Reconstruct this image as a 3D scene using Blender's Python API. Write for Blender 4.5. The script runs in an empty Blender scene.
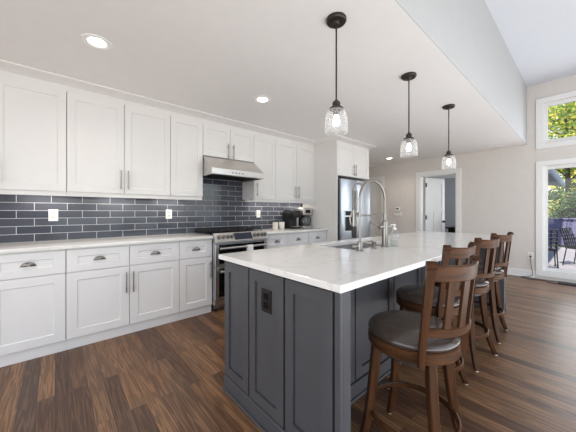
import bpy, bmesh, math, random
from mathutils import Vector, Matrix
random.seed(7)
PI = math.pi
sc = bpy.context.scene
col = sc.collection

# ------------------------------------------------------------------ camera
FPX, HOR, CAM_H = 264.4, 212.0, 1.2
TH = math.atan2(300.0, 264.4)
cam = bpy.data.cameras.new('camera')
cam.sensor_width = 36.0
cam.lens = FPX / 576.0 * 36.0
cam.shift_y = -(216.0 - HOR) / 576.0
cam.clip_start = 0.02
cam.clip_end = 300
camo = bpy.data.objects.new('camera', cam)
camo.location = (0, 0, CAM_H)
camo.rotation_euler = (PI / 2, 0, TH - PI / 2)
col.objects.link(camo)
sc.camera = camo

# ------------------------------------------------------------------ world, sun, daylight, exposure
w = bpy.data.worlds.new('world')
sc.world = w
w.use_nodes = True
nt = w.node_tree
bg = nt.nodes['Background']
sky = nt.nodes.new('ShaderNodeTexSky')
sky.sky_type = 'NISHITA'
sky.sun_disc = False
sky.sun_elevation = math.radians(42)
sky.sun_rotation = math.radians(20)
sky.air_density = 1.0
sky.dust_density = 2.5
nt.links.new(sky.outputs[0], bg.inputs[0])
bg.inputs[1].default_value = 0.30


def lamp(name, kind, loc, energy, color=(1, 1, 1), target=None, **kw):
    l = bpy.data.lights.new(name, kind)
    l.energy = energy
    l.color = color
    for k, v in kw.items():
        setattr(l, k, v)
    o = bpy.data.objects.new(name, l)
    o.location = loc
    if target is not None:
        d = Vector(target) - Vector(loc)
        o.rotation_euler = d.to_track_quat('-Z', 'Y').to_euler()
    col.objects.link(o)
    return o


DAY = (0.93, 0.965, 1.0)
lamp('sun', 'SUN', (0, 2, 20), 6.0, (1.0, 0.95, 0.86), target=(11.0, 3.0, 0), angle=0.02)
# daylight falling in through the big openings of the tall living room and behind the camera,
# plus an unseen up-facing area light added to brighten the kitchen ceiling
lamp('daylight_right', 'AREA', (2.6, -3.30, 1.75), 42, DAY, target=(2.6, 3, 1.55), shape='RECTANGLE', size=5.2, size_y=2.6)
lamp('ceiling_fill', 'AREA', (2.4, -1.2, 0.05), 178, (0.97, 0.985, 1.0), target=(2.4, 0.1, 2.6), shape='RECTANGLE', size=6.5, size_y=1.8)
lamp('daylight_rear', 'AREA', (-2.30, 0.2, 1.45), 50, DAY, target=(4, 0.6, 1.35), shape='RECTANGLE', size=3.6, size_y=2.2)
lamp('daylight_far', 'AREA', (6.44, -0.15, 1.6), 20, DAY, target=(0, -0.1, 1.2), shape='RECTANGLE', size=1.0, size_y=2.2)
lamp('bedroom_fill', 'AREA', (8.3, 1.27, 1.5), 34, DAY, target=(7.6, 4, 1.4), shape='RECTANGLE', size=1.2, size_y=1.3)  # fill light added to brighten the open door leaf, no window built here

sc.view_settings.view_transform = 'Standard'
sc.view_settings.look = 'None'
sc.view_settings.gamma = 1.0
sc.view_settings.use_curve_mapping = False
sc.view_settings.exposure = 0.42
sc.cycles.use_denoising = True
sc.cycles.use_adaptive_sampling = False
sc.cycles.max_bounces = 10
sc.cycles.diffuse_bounces = 6
sc.cycles.transparent_max_bounces = 16
sc.cycles.sample_clamp_indirect = 6.0
sc.cycles.caustics_reflective = False
sc.cycles.caustics_refractive = False

# ------------------------------------------------------------------ materials


def srgb(r, g, b):
    def f(c):
        c /= 255.0
        return c / 12.92 if c <= 0.04045 else ((c + 0.055) / 1.055) ** 2.4
    return (f(r), f(g), f(b), 1.0)


class NM:
    """a small node-material builder"""
    def __init__(self, name):
        self.m = bpy.data.materials.new(name)
        self.m.use_nodes = True
        self.t = self.m.node_tree
        self.b = self.t.nodes['Principled BSDF']
        self.out = self.t.nodes['Material Output']

    def n(self, kind, **kw):
        nd = self.t.nodes.new(kind)
        for k, v in kw.items():
            if k in nd.inputs.keys():
                nd.inputs[k].default_value = v
            else:
                setattr(nd, k, v)
        return nd

    def l(self, a, b):
        self.t.links.new(a, b)

    def set(self, **kw):
        for k, v in kw.items():
            self.b.inputs[k.replace('_', ' ')].default_value = v
        return self

    def coords(self, scale=(1, 1, 1), rot=(0, 0, 0), loc=(0, 0, 0), kind='Object'):
        tc = self.n('ShaderNodeTexCoord')
        mp = self.n('ShaderNodeMapping')
        mp.inputs['Scale'].default_value = scale
        mp.inputs['Rotation'].default_value = rot
        mp.inputs['Location'].default_value = loc
        self.l(tc.outputs[kind], mp.inputs['Vector'])
        return mp.outputs['Vector']

    def ramp(self, fac, stops):
        r = self.n('ShaderNodeValToRGB')
        e = r.color_ramp.elements
        while len(e) < len(stops):
            e.new(0.5)
        for el, (p, c) in zip(e, stops):
            el.position = p
            el.color = c
        self.l(fac, r.inputs['Fac'])
        return r.outputs['Color']

    def bump(self, h, strength=0.2, dist=0.002):
        b = self.n('ShaderNodeBump')
        b.inputs['Strength'].default_value = strength
        b.inputs['Distance'].default_value = dist
        self.l(h, b.inputs['Height'])
        self.l(b.outputs['Normal'], self.b.inputs['Normal'])


def plain(name, c, rough=0.5, metal=0.0, var=0.04, scale=9.0, coat=0.0, bump=0.0):
    """a paint / plastic / metal with a faint procedural mottling"""
    k = NM(name)
    v = k.coords()
    nz = k.n('ShaderNodeTexNoise')
    nz.inputs['Scale'].default_value = scale
    nz.inputs['Detail'].default_value = 3
    k.l(v, nz.inputs['Vector'])
    lo = tuple(x * (1 - var) for x in c[:3]) + (1,)
    hi = tuple(min(1, x * (1 + var)) for x in c[:3]) + (1,)
    k.l(k.ramp(nz.outputs['Fac'], [(0.3, lo), (0.7, hi)]), k.b.inputs['Base Color'])
    k.set(Roughness=rough, Metallic=metal)
    k.b.inputs['Coat Weight'].default_value = coat
    if bump:
        k.bump(nz.outputs['Fac'], bump)
    return k.m


M = {}
M['cab'] = plain('white_cabinet_paint', srgb(229, 226, 223), 0.38, var=0.01)
M['trim'] = plain('white_trim_paint', srgb(240, 239, 237), 0.42, var=0.01)
M['ceil'] = plain('ceiling_paint', srgb(236, 234, 232), 0.9, var=0.01)
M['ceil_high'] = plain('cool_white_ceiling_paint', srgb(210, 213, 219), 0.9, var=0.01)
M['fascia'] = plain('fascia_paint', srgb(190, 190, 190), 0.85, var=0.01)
M['wall'] = plain('greige_wall_paint', srgb(222, 216, 210), 0.85, var=0.015)
M['bedwall'] = plain('blue_grey_wall_paint', srgb(178, 182, 188), 0.9, var=0.02)
M['island'] = plain('charcoal_island_paint', srgb(76, 76, 79), 0.4, var=0.06, scale=5)
M['dark_gap'] = plain('dark_gap', srgb(12, 12, 14), 0.8)
M['nickel'] = plain('brushed_nickel', srgb(152, 146, 139), 0.28, 1.0)
M['pewter'] = plain('satin_pewter', srgb(150, 148, 145), 0.3, 1.0)
M['bronze'] = plain('dark_bronze', srgb(62, 54, 50), 0.45, 0.6)
M['black'] = plain('black_plastic', srgb(20, 20, 22), 0.35)
M['iron'] = plain('black_cast_iron', srgb(28, 27, 27), 0.55)
M['white_plastic'] = plain('white_plastic', srgb(244, 243, 240), 0.35, var=0.01)
M['cream'] = plain('cream_ceramic', srgb(226, 220, 208), 0.3, var=0.03)
M['leather'] = plain('dark_brown_leather', srgb(66, 55, 49), 0.24, var=0.12, scale=30, coat=0.15, bump=0.05)
M['black_glass'] = plain('black_glass', srgb(10, 11, 14), 0.06)
M['towel'] = plain('white_towel', srgb(240, 240, 238), 0.95, bump=0.4, scale=120)
M['lilac'] = plain('lilac_grey_boards', srgb(104, 101, 134), 0.7, var=0.08)
M['deckwood'] = plain('grey_deck_boards', srgb(150, 146, 150), 0.8, var=0.1)
M['roof'] = plain('grey_shingle', srgb(118, 120, 126), 0.9, var=0.2, scale=20)
M['siding'] = plain('pale_siding', srgb(170, 176, 186), 0.8, var=0.03)
M['bark'] = plain('tree_bark', srgb(70, 58, 46), 0.9, var=0.3, scale=14, bump=0.5)
M['lawn'] = plain('lawn', srgb(70, 92, 46), 0.95, var=0.3, scale=4)
M['brownfloor2'] = plain('bedroom_carpet', srgb(120, 112, 105), 0.95, var=0.05)
M['rubber'] = plain('pale_foot_glide', srgb(205, 200, 190), 0.6)


def steel(name, c, axis, rough=0.27):
    k = NM(name)
    s = [6, 6, 6]
    for i in range(3):
        if i != axis:
            s[i] = 260
    v = k.coords(tuple(s))
    nz = k.n('ShaderNodeTexNoise')
    nz.inputs['Scale'].default_value = 1.0
    nz.inputs['Detail'].default_value = 2
    k.l(v, nz.inputs['Vector'])
    lo = tuple(x * 0.93 for x in c[:3]) + (1,)
    k.l(k.ramp(nz.outputs['Fac'], [(0.3, lo), (0.7, c)]), k.b.inputs['Base Color'])
    mr = k.n('ShaderNodeMapRange')
    mr.inputs['To Min'].default_value = rough - 0.06
    mr.inputs['To Max'].default_value = rough + 0.08
    k.l(nz.outputs['Fac'], mr.inputs['Value'])
    k.l(mr.outputs['Result'], k.b.inputs['Roughness'])
    k.set(Metallic=1.0)
    return k.m


M['steel'] = steel('brushed_stainless_steel', srgb(214, 210, 206), 0, 0.33)
M['steel_v'] = steel('brushed_stainless_steel_upright', srgb(196, 203, 212), 2, 0.3)
M['sink'] = steel('sink_steel', srgb(150, 150, 150), 0, 0.3)


def wood(name, dark, light, scale=(30, 30, 2.2), rough=0.38):
    k = NM(name)
    v = k.coords(scale)
    nz = k.n('ShaderNodeTexNoise')
    nz.inputs['Scale'].default_value = 1.0
    nz.inputs['Detail'].default_value = 6
    nz.inputs['Distortion'].default_value = 0.6
    k.l(v, nz.inputs['Vector'])
    k.l(k.ramp(nz.outputs['Fac'], [(0.25, dark), (0.75, light)]), k.b.inputs['Base Color'])
    k.set(Roughness=rough)
    k.b.inputs['Specular IOR Level'].default_value = 0.09
    k.b.inputs['Coat Weight'].default_value = 0.0
    k.b.inputs['Coat Roughness'].default_value = 0.25
    k.bump(nz.outputs['Fac'], 0.08, 0.001)
    return k.m


M['wood'] = wood('walnut_stained_wood', srgb(44, 27, 17), srgb(88, 57, 36))
M['wood_h'] = wood('walnut_stained_wood_level', srgb(48, 30, 19), srgb(94, 61, 38), (8, 8, 40))
M['wood_dark'] = wood('dark_wood', srgb(24, 20, 19), srgb(46, 38, 34))


def floor_mat():
    k = NM('oak_plank_floor')
    tc = k.n('ShaderNodeTexCoord')
    sep = k.n('ShaderNodeSeparateXYZ')
    k.l(tc.outputs['Object'], sep.inputs[0])
    cmb = k.n('ShaderNodeCombineXYZ')
    k.l(sep.outputs['Y'], cmb.inputs['X'])
    k.l(sep.outputs['X'], cmb.inputs['Y'])
    br = k.n('ShaderNodeTexBrick')
    br.offset = 0.41
    br.offset_frequency = 2
    br.squash = 1.0
    br.inputs['Scale'].default_value = 1.0
    br.inputs['Mortar Size'].default_value = 0.0011
    br.inputs['Mortar Smooth'].default_value = 0.3
    br.inputs['Brick Width'].default_value = 1.15
    br.inputs['Row Height'].default_value = 0.086
    br.inputs['Color1'].default_value = (0.0, 0.0, 0.0, 1)
    br.inputs['Color2'].default_value = (1, 1, 1, 1)
    br.inputs['Mortar'].default_value = (0.5, 0.5, 0.5, 1)
    k.l(cmb.outputs[0], br.inputs['Vector'])
    # each plank shifts its grain
    add = k.n('ShaderNodeVectorMath', operation='ADD')
    sc1 = k.n('ShaderNodeVectorMath', operation='SCALE')
    sc1.inputs['Scale'].default_value = 23.0
    k.l(br.outputs['Color'], sc1.inputs[0])
    k.l(cmb.outputs[0], add.inputs[0])
    k.l(sc1.outputs[0], add.inputs[1])
    mp = k.n('ShaderNodeMapping')
    mp.inputs['Scale'].default_value = (0.75, 13, 1)
    k.l(add.outputs[0], mp.inputs['Vector'])
    n1 = k.n('ShaderNodeTexNoise')
    n1.inputs['Scale'].default_value = 1.0
    n1.inputs['Detail'].default_value = 3
    k.l(mp.outputs[0], n1.inputs['Vector'])
    # cathedral figure: rings of the stretched noise
    mul = k.n('ShaderNodeMath', operation='MULTIPLY')
    mul.inputs[1].default_value = 62.0
    k.l(n1.outputs['Fac'], mul.inputs[0])
    sn = k.n('ShaderNodeMath', operation='SINE')
    k.l(mul.outputs[0], sn.inputs[0])
    mp2 = k.n('ShaderNodeMapping')
    mp2.inputs['Scale'].default_value = (4, 190, 1)
    k.l(add.outputs[0], mp2.inputs['Vector'])
    n2 = k.n('ShaderNodeTexNoise')
    n2.inputs['Scale'].default_value = 1.0
    n2.inputs['Detail'].default_value = 4
    k.l(mp2.outputs[0], n2.inputs['Vector'])
    base = k.ramp(br.outputs['Color'], [(0.0, srgb(92, 66, 50)), (0.3, srgb(116, 83, 60)), (0.55, srgb(138, 102, 72)), (0.8, srgb(148, 111, 79)), (1.0, srgb(102, 78, 63))])
    g1 = k.ramp(sn.outputs[0], [(0.0, (0.38, 0.34, 0.32, 1)), (0.35, (0.95, 0.94, 0.93, 1)), (1.0, (1.1, 1.08, 1.06, 1))])
    g2 = k.ramp(n2.outputs['Fac'], [(0.32, (0.45, 0.42, 0.40, 1)), (0.56, (1.1, 1.1, 1.09, 1))])
    m1 = k.n('ShaderNodeMixRGB', blend_type='MULTIPLY')
    m1.inputs['Fac'].default_value = 0.55
    k.l(base, m1.inputs['Color1'])
    k.l(g1, m1.inputs['Color2'])
    m2 = k.n('ShaderNodeMixRGB', blend_type='MULTIPLY')
    m2.inputs['Fac'].default_value = 0.8
    k.l(m1.outputs[0], m2.inputs['Color1'])
    k.l(g2, m2.inputs['Color2'])
    m3 = k.n('ShaderNodeMixRGB', blend_type='MIX')
    k.l(br.outputs['Fac'], m3.inputs['Fac'])
    k.l(m2.outputs[0], m3.inputs['Color1'])
    m3.inputs['Color2'].default_value = srgb(30, 20, 15)
    k.l(m3.outputs[0], k.b.inputs['Base Color'])
    mr = k.n('ShaderNodeMapRange')
    mr.inputs['To Min'].default_value = 0.26
    mr.inputs['To Max'].default_value = 0.44
    k.l(n2.outputs['Fac'], mr.inputs['Value'])
    k.l(mr.outputs[0], k.b.inputs['Roughness'])
    k.bump(n2.outputs['Fac'], 0.12, 0.001)
    k.b.inputs['Specular IOR Level'].default_value = 0.38
    return k.m


M['floor'] = floor_mat()


def tile_mat():
    k = NM('slate_blue_glass_tile')
    tc = k.n('ShaderNodeTexCoord')
    sep = k.n('ShaderNodeSeparateXYZ')
    k.l(tc.outputs['Object'], sep.inputs[0])
    cmb = k.n('ShaderNodeCombineXYZ')
    k.l(sep.outputs['X'], cmb.inputs['X'])
    k.l(sep.outputs['Z'], cmb.inputs['Y'])
    br = k.n('ShaderNodeTexBrick')
    br.offset = 0.5
    br.inputs['Scale'].default_value = 1.0
    br.inputs['Brick Width'].default_value = 0.2465
    br.inputs['Row Height'].default_value = 0.0755
    br.inputs['Mortar Size'].default_value = 0.0028
    br.inputs['Mortar Smooth'].default_value = 0.1
    br.inputs['Color1'].default_value = srgb(70, 74, 85)
    br.inputs['Color2'].default_value = srgb(92, 95, 105)
    br.inputs['Mortar'].default_value = srgb(205, 205, 206)
    k.l(cmb.outputs[0], br.inputs['Vector'])
    nz = k.n('ShaderNodeTexNoise')
    nz.inputs['Scale'].default_value = 7
    k.l(tc.outputs['Object'], nz.inputs['Vector'])
    mx = k.n('ShaderNodeMixRGB', blend_type='MULTIPLY')
    mx.inputs['Fac'].default_value = 0.35
    k.l(br.outputs['Color'], mx.inputs['Color1'])
    k.l(nz.outputs['Fac'], mx.inputs['Color2'])
    k.l(mx.outputs[0], k.b.inputs['Base Color'])
    mr = k.n('ShaderNodeMapRange')
    mr.inputs['To Min'].default_value = 0.09
    mr.inputs['To Max'].default_value = 0.7
    k.l(br.outputs['Fac'], mr.inputs['Value'])
    k.l(mr.outputs[0], k.b.inputs['Roughness'])
    inv = k.n('ShaderNodeMath', operation='SUBTRACT')
    inv.inputs[0].default_value = 1.0
    k.l(br.outputs['Fac'], inv.inputs[1])
    k.bump(inv.outputs[0], 0.5, 0.002)
    return k.m


M['tile'] = tile_mat()


def quartz_mat():
    k = NM('white_veined_quartz')
    v = k.coords((0.35, 1.1, 1), (0, 0, 0.6))
    nz = k.n('ShaderNodeTexNoise')
    nz.inputs['Scale'].default_value = 1.3
    nz.inputs['Detail'].default_value = 7
    nz.inputs['Roughness'].default_value = 0.6
    nz.inputs['Distortion'].default_value = 1.4
    k.l(v, nz.inputs['Vector'])
    c = k.ramp(nz.outputs['Fac'], [(0.0, srgb(231, 228, 222)), (0.485, srgb(234, 231, 226)), (0.5, srgb(222, 217, 210)), (0.515, srgb(234, 231, 226)), (1.0, srgb(228, 224, 218))])
    k.l(c, k.b.inputs['Base Color'])
    k.set(Roughness=0.14)
    return k.m


M['quartz'] = quartz_mat()


def glow(name, c, s):
    k = NM(name)
    k.b.inputs['Base Color'].default_value = c
    k.b.inputs['Emission Color'].default_value = c
    k.b.inputs['Emission Strength'].default_value = s
    return k.m


M['can_glow'] = glow('downlight_glow', (1.0, 0.95, 0.88, 1), 9.0)
M['bulb'] = glow('bulb_glow', (1.0, 0.93, 0.83, 1), 4.0)


def thin_glass(name, tint=(1, 1, 1, 1), gloss=0.10, haze=0.0, rough=0.02):
    k = NM(name)
    tr = k.n('ShaderNodeBsdfTransparent')
    tr.inputs['Color'].default_value = tint
    gl = k.n('ShaderNodeBsdfGlossy')
    gl.inputs['Roughness'].default_value = rough
    fr = k.n('ShaderNodeLayerWeight')
    fr.inputs['Blend'].default_value = 0.25
    mr = k.n('ShaderNodeMapRange')
    mr.inputs['To Min'].default_value = gloss * 0.4
    mr.inputs['To Max'].default_value = min(1.0, gloss * 5)
    k.l(fr.outputs['Facing'], mr.inputs['Value'])
    mx = k.n('ShaderNodeMixShader')
    k.l(mr.outputs[0], mx.inputs['Fac'])
    k.l(tr.outputs[0], mx.inputs[1])
    k.l(gl.outputs[0], mx.inputs[2])
    last = mx.outputs[0]
    if haze:
        df = k.n('ShaderNodeBsdfDiffuse')
        tl = k.n('ShaderNodeBsdfTranslucent')
        df.inputs['Color'].default_value = (0.9, 0.9, 0.9, 1)
        tl.inputs['Color'].default_value = (0.9, 0.9, 0.9, 1)
        m2 = k.n('ShaderNodeMixShader')
        m2.inputs['Fac'].default_value = 0.6
        k.l(df.outputs[0], m2.inputs[1])
        k.l(tl.outputs[0], m2.inputs[2])
        hz = k.n('ShaderNodeMapRange')
        hz.inputs['To Min'].default_value = haze
        hz.inputs['To Max'].default_value = min(1, haze * 3)
        k.l(fr.outputs['Facing'], hz.inputs['Value'])
        m3 = k.n('ShaderNodeMixShader')
        k.l(hz.outputs[0], m3.inputs['Fac'])
        k.l(last, m3.inputs[1])
        k.l(m2.outputs[0], m3.inputs[2])
        last = m3.outputs[0]
    k.l(last, k.out.inputs['Surface'])
    return k.m


M['pane'] = thin_glass('window_pane_glass', gloss=0.05)
M['shade'] = thin_glass('seeded_pendant_glass', gloss=0.05, haze=0.11)
M['bottle'] = thin_glass('clear_bottle_glass', (0.93, 0.96, 0.96, 1), 0.14, 0.10)


def leaf_mat(name, cols):
    k = NM(name)
    oi = k.n('ShaderNodeNewGeometry')
    c = k.ramp(oi.outputs['Random Per Island'], [(i / (len(cols) - 1), x) for i, x in enumerate(cols)])
    k.l(c, k.b.inputs['Base Color'])
    k.set(Roughness=0.6)
    tl = k.n('ShaderNodeBsdfTranslucent')
    k.l(c, tl.inputs['Color'])
    mx = k.n('ShaderNodeMixShader')
    mx.inputs['Fac'].default_value = 0.4
    k.l(k.b.outputs[0], mx.inputs[1])
    k.l(tl.outputs[0], mx.inputs[2])
    k.l(mx.outputs[0], k.out.inputs['Surface'])
    return k.m


M['leaf_a'] = leaf_mat('autumn_green_leaves', [srgb(60, 92, 30), srgb(120, 150, 50), srgb(190, 190, 70), srgb(220, 200, 90)])
M['leaf_b'] = leaf_mat('dark_green_leaves', [srgb(30, 52, 26), srgb(52, 80, 40), srgb(84, 112, 50)])
M['leaf_c'] = leaf_mat('yellow_green_leaves', [srgb(130, 150, 52), srgb(200, 190, 80), srgb(226, 206, 110)])

# ------------------------------------------------------------------ mesh helpers


class MB:
    """collects shapes (given in world coordinates) into one bmesh"""
    def __init__(self):
        self.bm = bmesh.new()

    def _add(self, verts, faces, smooth=False):
        vs = [self.bm.verts.new(v) for v in verts]
        out = []
        for f in faces:
            try:
                fc = self.bm.faces.new([vs[i] for i in f])
                fc.smooth = smooth
                out.append(fc)
            except ValueError:
                pass
        return vs, out

    def box(self, x0, x1, y0, y1, z0, z1, bev=0.0, seg=1):
        x0, x1 = min(x0, x1), max(x0, x1)
        y0, y1 = min(y0, y1), max(y0, y1)
        z0, z1 = min(z0, z1), max(z0, z1)
        v = [(x0, y0, z0), (x1, y0, z0), (x1, y1, z0), (x0, y1, z0), (x0, y0, z1), (x1, y0, z1), (x1, y1, z1), (x0, y1, z1)]
        f = [(0, 3, 2, 1), (4, 5, 6, 7), (0, 1, 5, 4), (1, 2, 6, 5), (2, 3, 7, 6), (3, 0, 4, 7)]
        vs, fs = self._add(v, f)
        if bev:
            es = list({e for fc in fs for e in fc.edges})
            bmesh.ops.bevel(self.bm, geom=es, offset=bev, segments=seg, affect='EDGES', profile=0.5)
        return self

    def obox(self, c, u, v, n, w, h, t):
        """box at corner c along unit axes u (w), v (h), n (t)"""
        c, u, v, n = Vector(c), Vector(u), Vector(v), Vector(n)
        p = [c + u * a + v * b + n * d for d in (0, t) for (a, b) in ((0, 0), (w, 0), (w, h), (0, h))]
        self._add(p, [(0, 3, 2, 1), (4, 5, 6, 7), (0, 1, 5, 4), (1, 2, 6, 5), (2, 3, 7, 6), (3, 0, 4, 7)])
        return self

    def shaker(self, c, u, v, n, w, h, t=0.02, st=0.06, rl=None, rec=0.008, slope=0.006, groove=0.0):
        """flat frame-and-panel front: corner c on its back plane, u width, v up, n outward"""
        c, u, v, n = Vector(c), Vector(u), Vector(v), Vector(n)
        rl = st if rl is None else rl
        e = 0.0015

        def ring(a, b, d):
            return [c + u * a + v * b + n * d, c + u * (w - a) + v * b + n * d, c + u * (w - a) + v * (h - b) + n * d, c + u * a + v * (h - b) + n * d]
        P = ring(0, 0, 0) + ring(0, 0, t - e) + ring(e, e, t) + ring(st, rl, t) + ring(st + slope, rl + slope, t - rec)
        if groove:
            P = P[:-4] + ring(st, rl, t - rec - 0.006) + ring(st + groove, rl + groove, t - rec - 0.006) + ring(st + groove, rl + groove, t - rec)
        F = [(3, 2, 1, 0)]
        q = len(P) // 4 - 1
        for k in range(q):
            for i in range(4):
                j = (i + 1) % 4
                F.append((4 * k + i, 4 * k + j, 4 * k + 4 + j, 4 * k + 4 + i))
        F.append((4 * q, 4 * q + 1, 4 * q + 2, 4 * q + 3))
        self._add(P, F)
        return self

    def cyl(self, p0, p1, r0, r1=None, n=16, cap=True, smooth=True):
        r1 = r0 if r1 is None else r1
        p0, p1 = Vector(p0), Vector(p1)
        ax = (p1 - p0).normalized()
        a = ax.orthogonal().normalized()
        b = ax.cross(a)
        V = []
        for p, r in ((p0, r0), (p1, r1)):
            for i in range(n):
                t = 2 * PI * i / n
                V.append(p + (a * math.cos(t) + b * math.sin(t)) * r)
        F = [(i, (i + 1) % n, n + (i + 1) % n, n + i) for i in range(n)]
        vs, fs = self._add(V, F, smooth)
        if cap:
            self.bm.faces.new([vs[i] for i in reversed(range(n))])
            self.bm.faces.new([vs[n + i] for i in range(n)])
        return self

    def lathe(self, prof, c=(0, 0, 0), n=32, closed=False, smooth=True, ribs=0, rib=0.0):
        """profile of (r, z) turned about the upright axis through c"""
        cx, cy, cz = c
        V, F = [], []
        m = len(prof)
        for i in range(n):
            t = 2 * PI * i / n
            s = 1 + (rib * math.cos(ribs * t) if ribs else 0)
            for r, z in prof:
                V.append((cx + r * s * math.cos(t), cy + r * s * math.sin(t), cz + z))
        for i in range(n):
            k = (i + 1) % n
            for j in range(m - 1 if not closed else m):
                q = (j + 1) % m
                F.append((i * m + j, k * m + j, k * m + q, i * m + q))
        vs, fs = self._add(V, F, smooth)
        bmesh.ops.remove_doubles(self.bm, verts=vs, dist=1e-6)
        return self

    def tube(self, pts, r, n=10, cap=True, flat=None):
        """round (or oval: flat=(rn, rb)) tube along a path; r may be a list"""
        pts = [Vector(p) for p in pts]
        rs = r if isinstance(r, (list, tuple)) else [r] * len(pts)
        V, F = [], []
        prev = None
        for i, p in enumerate(pts):
            d = (pts[min(i + 1, len(pts) - 1)] - pts[max(i - 1, 0)]).normalized()
            if prev is None:
                a = d.orthogonal().normalized()
            else:
                a = (prev - d * prev.dot(d))
                a = a.normalized() if a.length > 1e-6 else d.orthogonal().normalized()
            prev = a
            b = d.cross(a)
            for k in range(n):
                t = 2 * PI * k / n
                V.append(p + (a * math.cos(t) + b * math.sin(t)) * rs[i])
        for i in range(len(pts) - 1):
            for k in range(n):
                q = (k + 1) % n
                F.append((i * n + k, i * n + q, (i + 1) * n + q, (i + 1) * n + k))
        vs, fs = self._add(V, F, True)
        if cap:
            self.bm.faces.new([vs[i] for i in reversed(range(n))])
            self.bm.faces.new([vs[(len(pts) - 1) * n + i] for i in range(n)])
        return self

    def loft(self, secs, cap=True, smooth=True, closed=False):
        """joins sections (equal-length closed loops of points)"""
        m = len(secs[0])
        V = [p for s in secs for p in s]
        F = []
        N = len(secs)
        for i in range(N if closed else N - 1):
            k = (i + 1) % N
            for j in range(m):
                q = (j + 1) % m
                F.append((i * m + j, i * m + q, k * m + q, k * m + j))
        vs, fs = self._add(V, F, smooth)
        if cap and not closed:
            self.bm.faces.new([vs[i] for i in reversed(range(m))])
            self.bm.faces.new([vs[(N - 1) * m + i] for i in range(m)])
        return self

    def prism(self, poly, axis, a0, a1):
        """polygon in the two other axes (in x,y,z order) extruded along axis from a0 to a1"""
        def pt(p, a):
            q = list(p)
            q.insert(axis, a)
            return tuple(q)
        n = len(poly)
        V = [pt(p, a0) for p in poly] + [pt(p, a1) for p in poly]
        F = [tuple(reversed(range(n))), tuple(range(n, 2 * n))] + [(i, (i + 1) % n, n + (i + 1) % n, n + i) for i in range(n)]
        self._add(V, F)
        return self

    def build(self, name, mat, parent=None, loc=None, angle=35, label=None):
        bmesh.ops.recalc_face_normals(self.bm, faces=self.bm.faces)
        off = Vector(loc) if loc is not None else (Vector(parent['_w']) if parent is not None and '_w' in parent else Vector((0, 0, 0)))
        if off.length:
            bmesh.ops.translate(self.bm, verts=self.bm.verts, vec=-off)
        me = bpy.data.meshes.new(name)
        self.bm.to_mesh(me)
        self.bm.free()
        for p in me.polygons:
            p.use_smooth = True
        me.set_sharp_from_angle(angle=math.radians(angle))
        me.materials.append(mat)
        o = bpy.data.objects.new(name, me)
        col.objects.link(o)
        if parent is not None:
            o.parent = parent
            o['_w'] = tuple(off)
        elif loc is not None:
            o.location = loc
        if label:
            o['label'] = label
        return o


def tag(o, label, cat, group=None, kind=None):
    o['label'] = label
    o['category'] = cat
    if group:
        o['group'] = group
    if kind:
        o['kind'] = kind
    return o


def thing(name, loc, label, cat, group=None):
    o = bpy.data.objects.new(name, None)
    o.empty_display_size = 0.05
    o.location = loc
    col.objects.link(o)
    o['_w'] = tuple(loc)
    return tag(o, label, cat, group)


def struct(name, mb, mat, label=None):
    o = mb.build(name, mat)
    o['kind'] = 'structure'
    if label:
        o['label'] = label
    return o


# ------------------------------------------------------------------ room shell
XW = 6.54      # far wall
YC = 3.57      # wall behind the cabinets
SOF = 0.748     # line where the low kitchen ceiling ends
HC, HT = 2.44, 3.50
XB, YR = -2.4, -3.4

struct('floor', MB().box(XB, XW + 0.14, YR, YC, -0.1, 0).box(4.48, XW + 0.14, YC, 5.0, -0.1, 0), M['floor'], 'dark brown oak plank floor')
struct('ceiling', MB().box(XB, XW, SOF, YC + 0.12, HC, HC + 0.12).box(4.48, XW, YC + 0.12, 5.0, HC, HC + 0.12), M['ceil'], 'low white kitchen ceiling')
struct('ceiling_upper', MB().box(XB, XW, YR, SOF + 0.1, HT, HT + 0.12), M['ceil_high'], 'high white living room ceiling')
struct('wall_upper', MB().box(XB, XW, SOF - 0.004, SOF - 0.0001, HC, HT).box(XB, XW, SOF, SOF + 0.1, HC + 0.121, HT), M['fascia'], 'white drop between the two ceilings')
struct('wall_left', MB().box(XB, 4.48, YC, YC + 0.12, 0, HC), M['wall'])
struct('wall_hall', MB().box(4.48, 4.60, YC + 0.12, 5.0, 0, HC).box(4.48, XW, 5.0, 5.12, 0, HC), M['wall'])
struct('wall_rear', MB().box(XB - 0.12, XB, YR, -1.7, 0, HT).box(XB - 0.12, XB, 2.1, YC, 0, HT).box(XB - 0.12, XB, -1.7, 2.1, 2.6, HT).box(XB - 0.12, XB, -1.7, 2.1, 0, 0.3), M['wall'])
struct('wall_right', MB().box(XB, -0.1, YR - 0.12, YR, 0, HT).box(5.3, XW, YR - 0.12, YR, 0, HT).box(-0.1, 5.3, YR - 0.12, YR, 0, 0.4).box(-0.1, 5.3, YR - 0.12, YR, 3.1, HT), M['wall'])

# far wall pierced by two doorways and two windows
D1 = (1.893, 2.645)           # doorway 1 opening (y)
D2 = (3.66, 4.42)             # closed door
WY = (-0.80, 0.535)           # windows opening (y)
WU = (2.42, 3.14)             # upper window (z)
WL = (0.15, 2.02)             # lower window (z)
T0, T1 = XW, XW + 0.14
m = MB()
m.box(T0, T1, YR, WY[0], 0, HT)
m.box(T0, T1, WY[0], WY[1], 0, WL[0])
m.box(T0, T1, WY[0], WY[1], WL[1], WU[0])
m.box(T0, T1, WY[0], WY[1], WU[1], HT)
m.box(T0, T1, WY[1], SOF + 0.12, 0, HT)
m.box(T0, T1, SOF + 0.12, D1[0], 0, HC)
m.box(T0, T1, D1[0], D1[1], 2.055, HC)
m.box(T0, T1, D1[1], D2[0], 0, HC)
m.box(T0, T1, D2[0], D2[1], 2.055, HC)
m.box(T0, T1, D2[1], 5.0, 0, HC)
bmesh.ops.remove_doubles(m.bm, verts=m.bm.verts, dist=1e-5)
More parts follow.
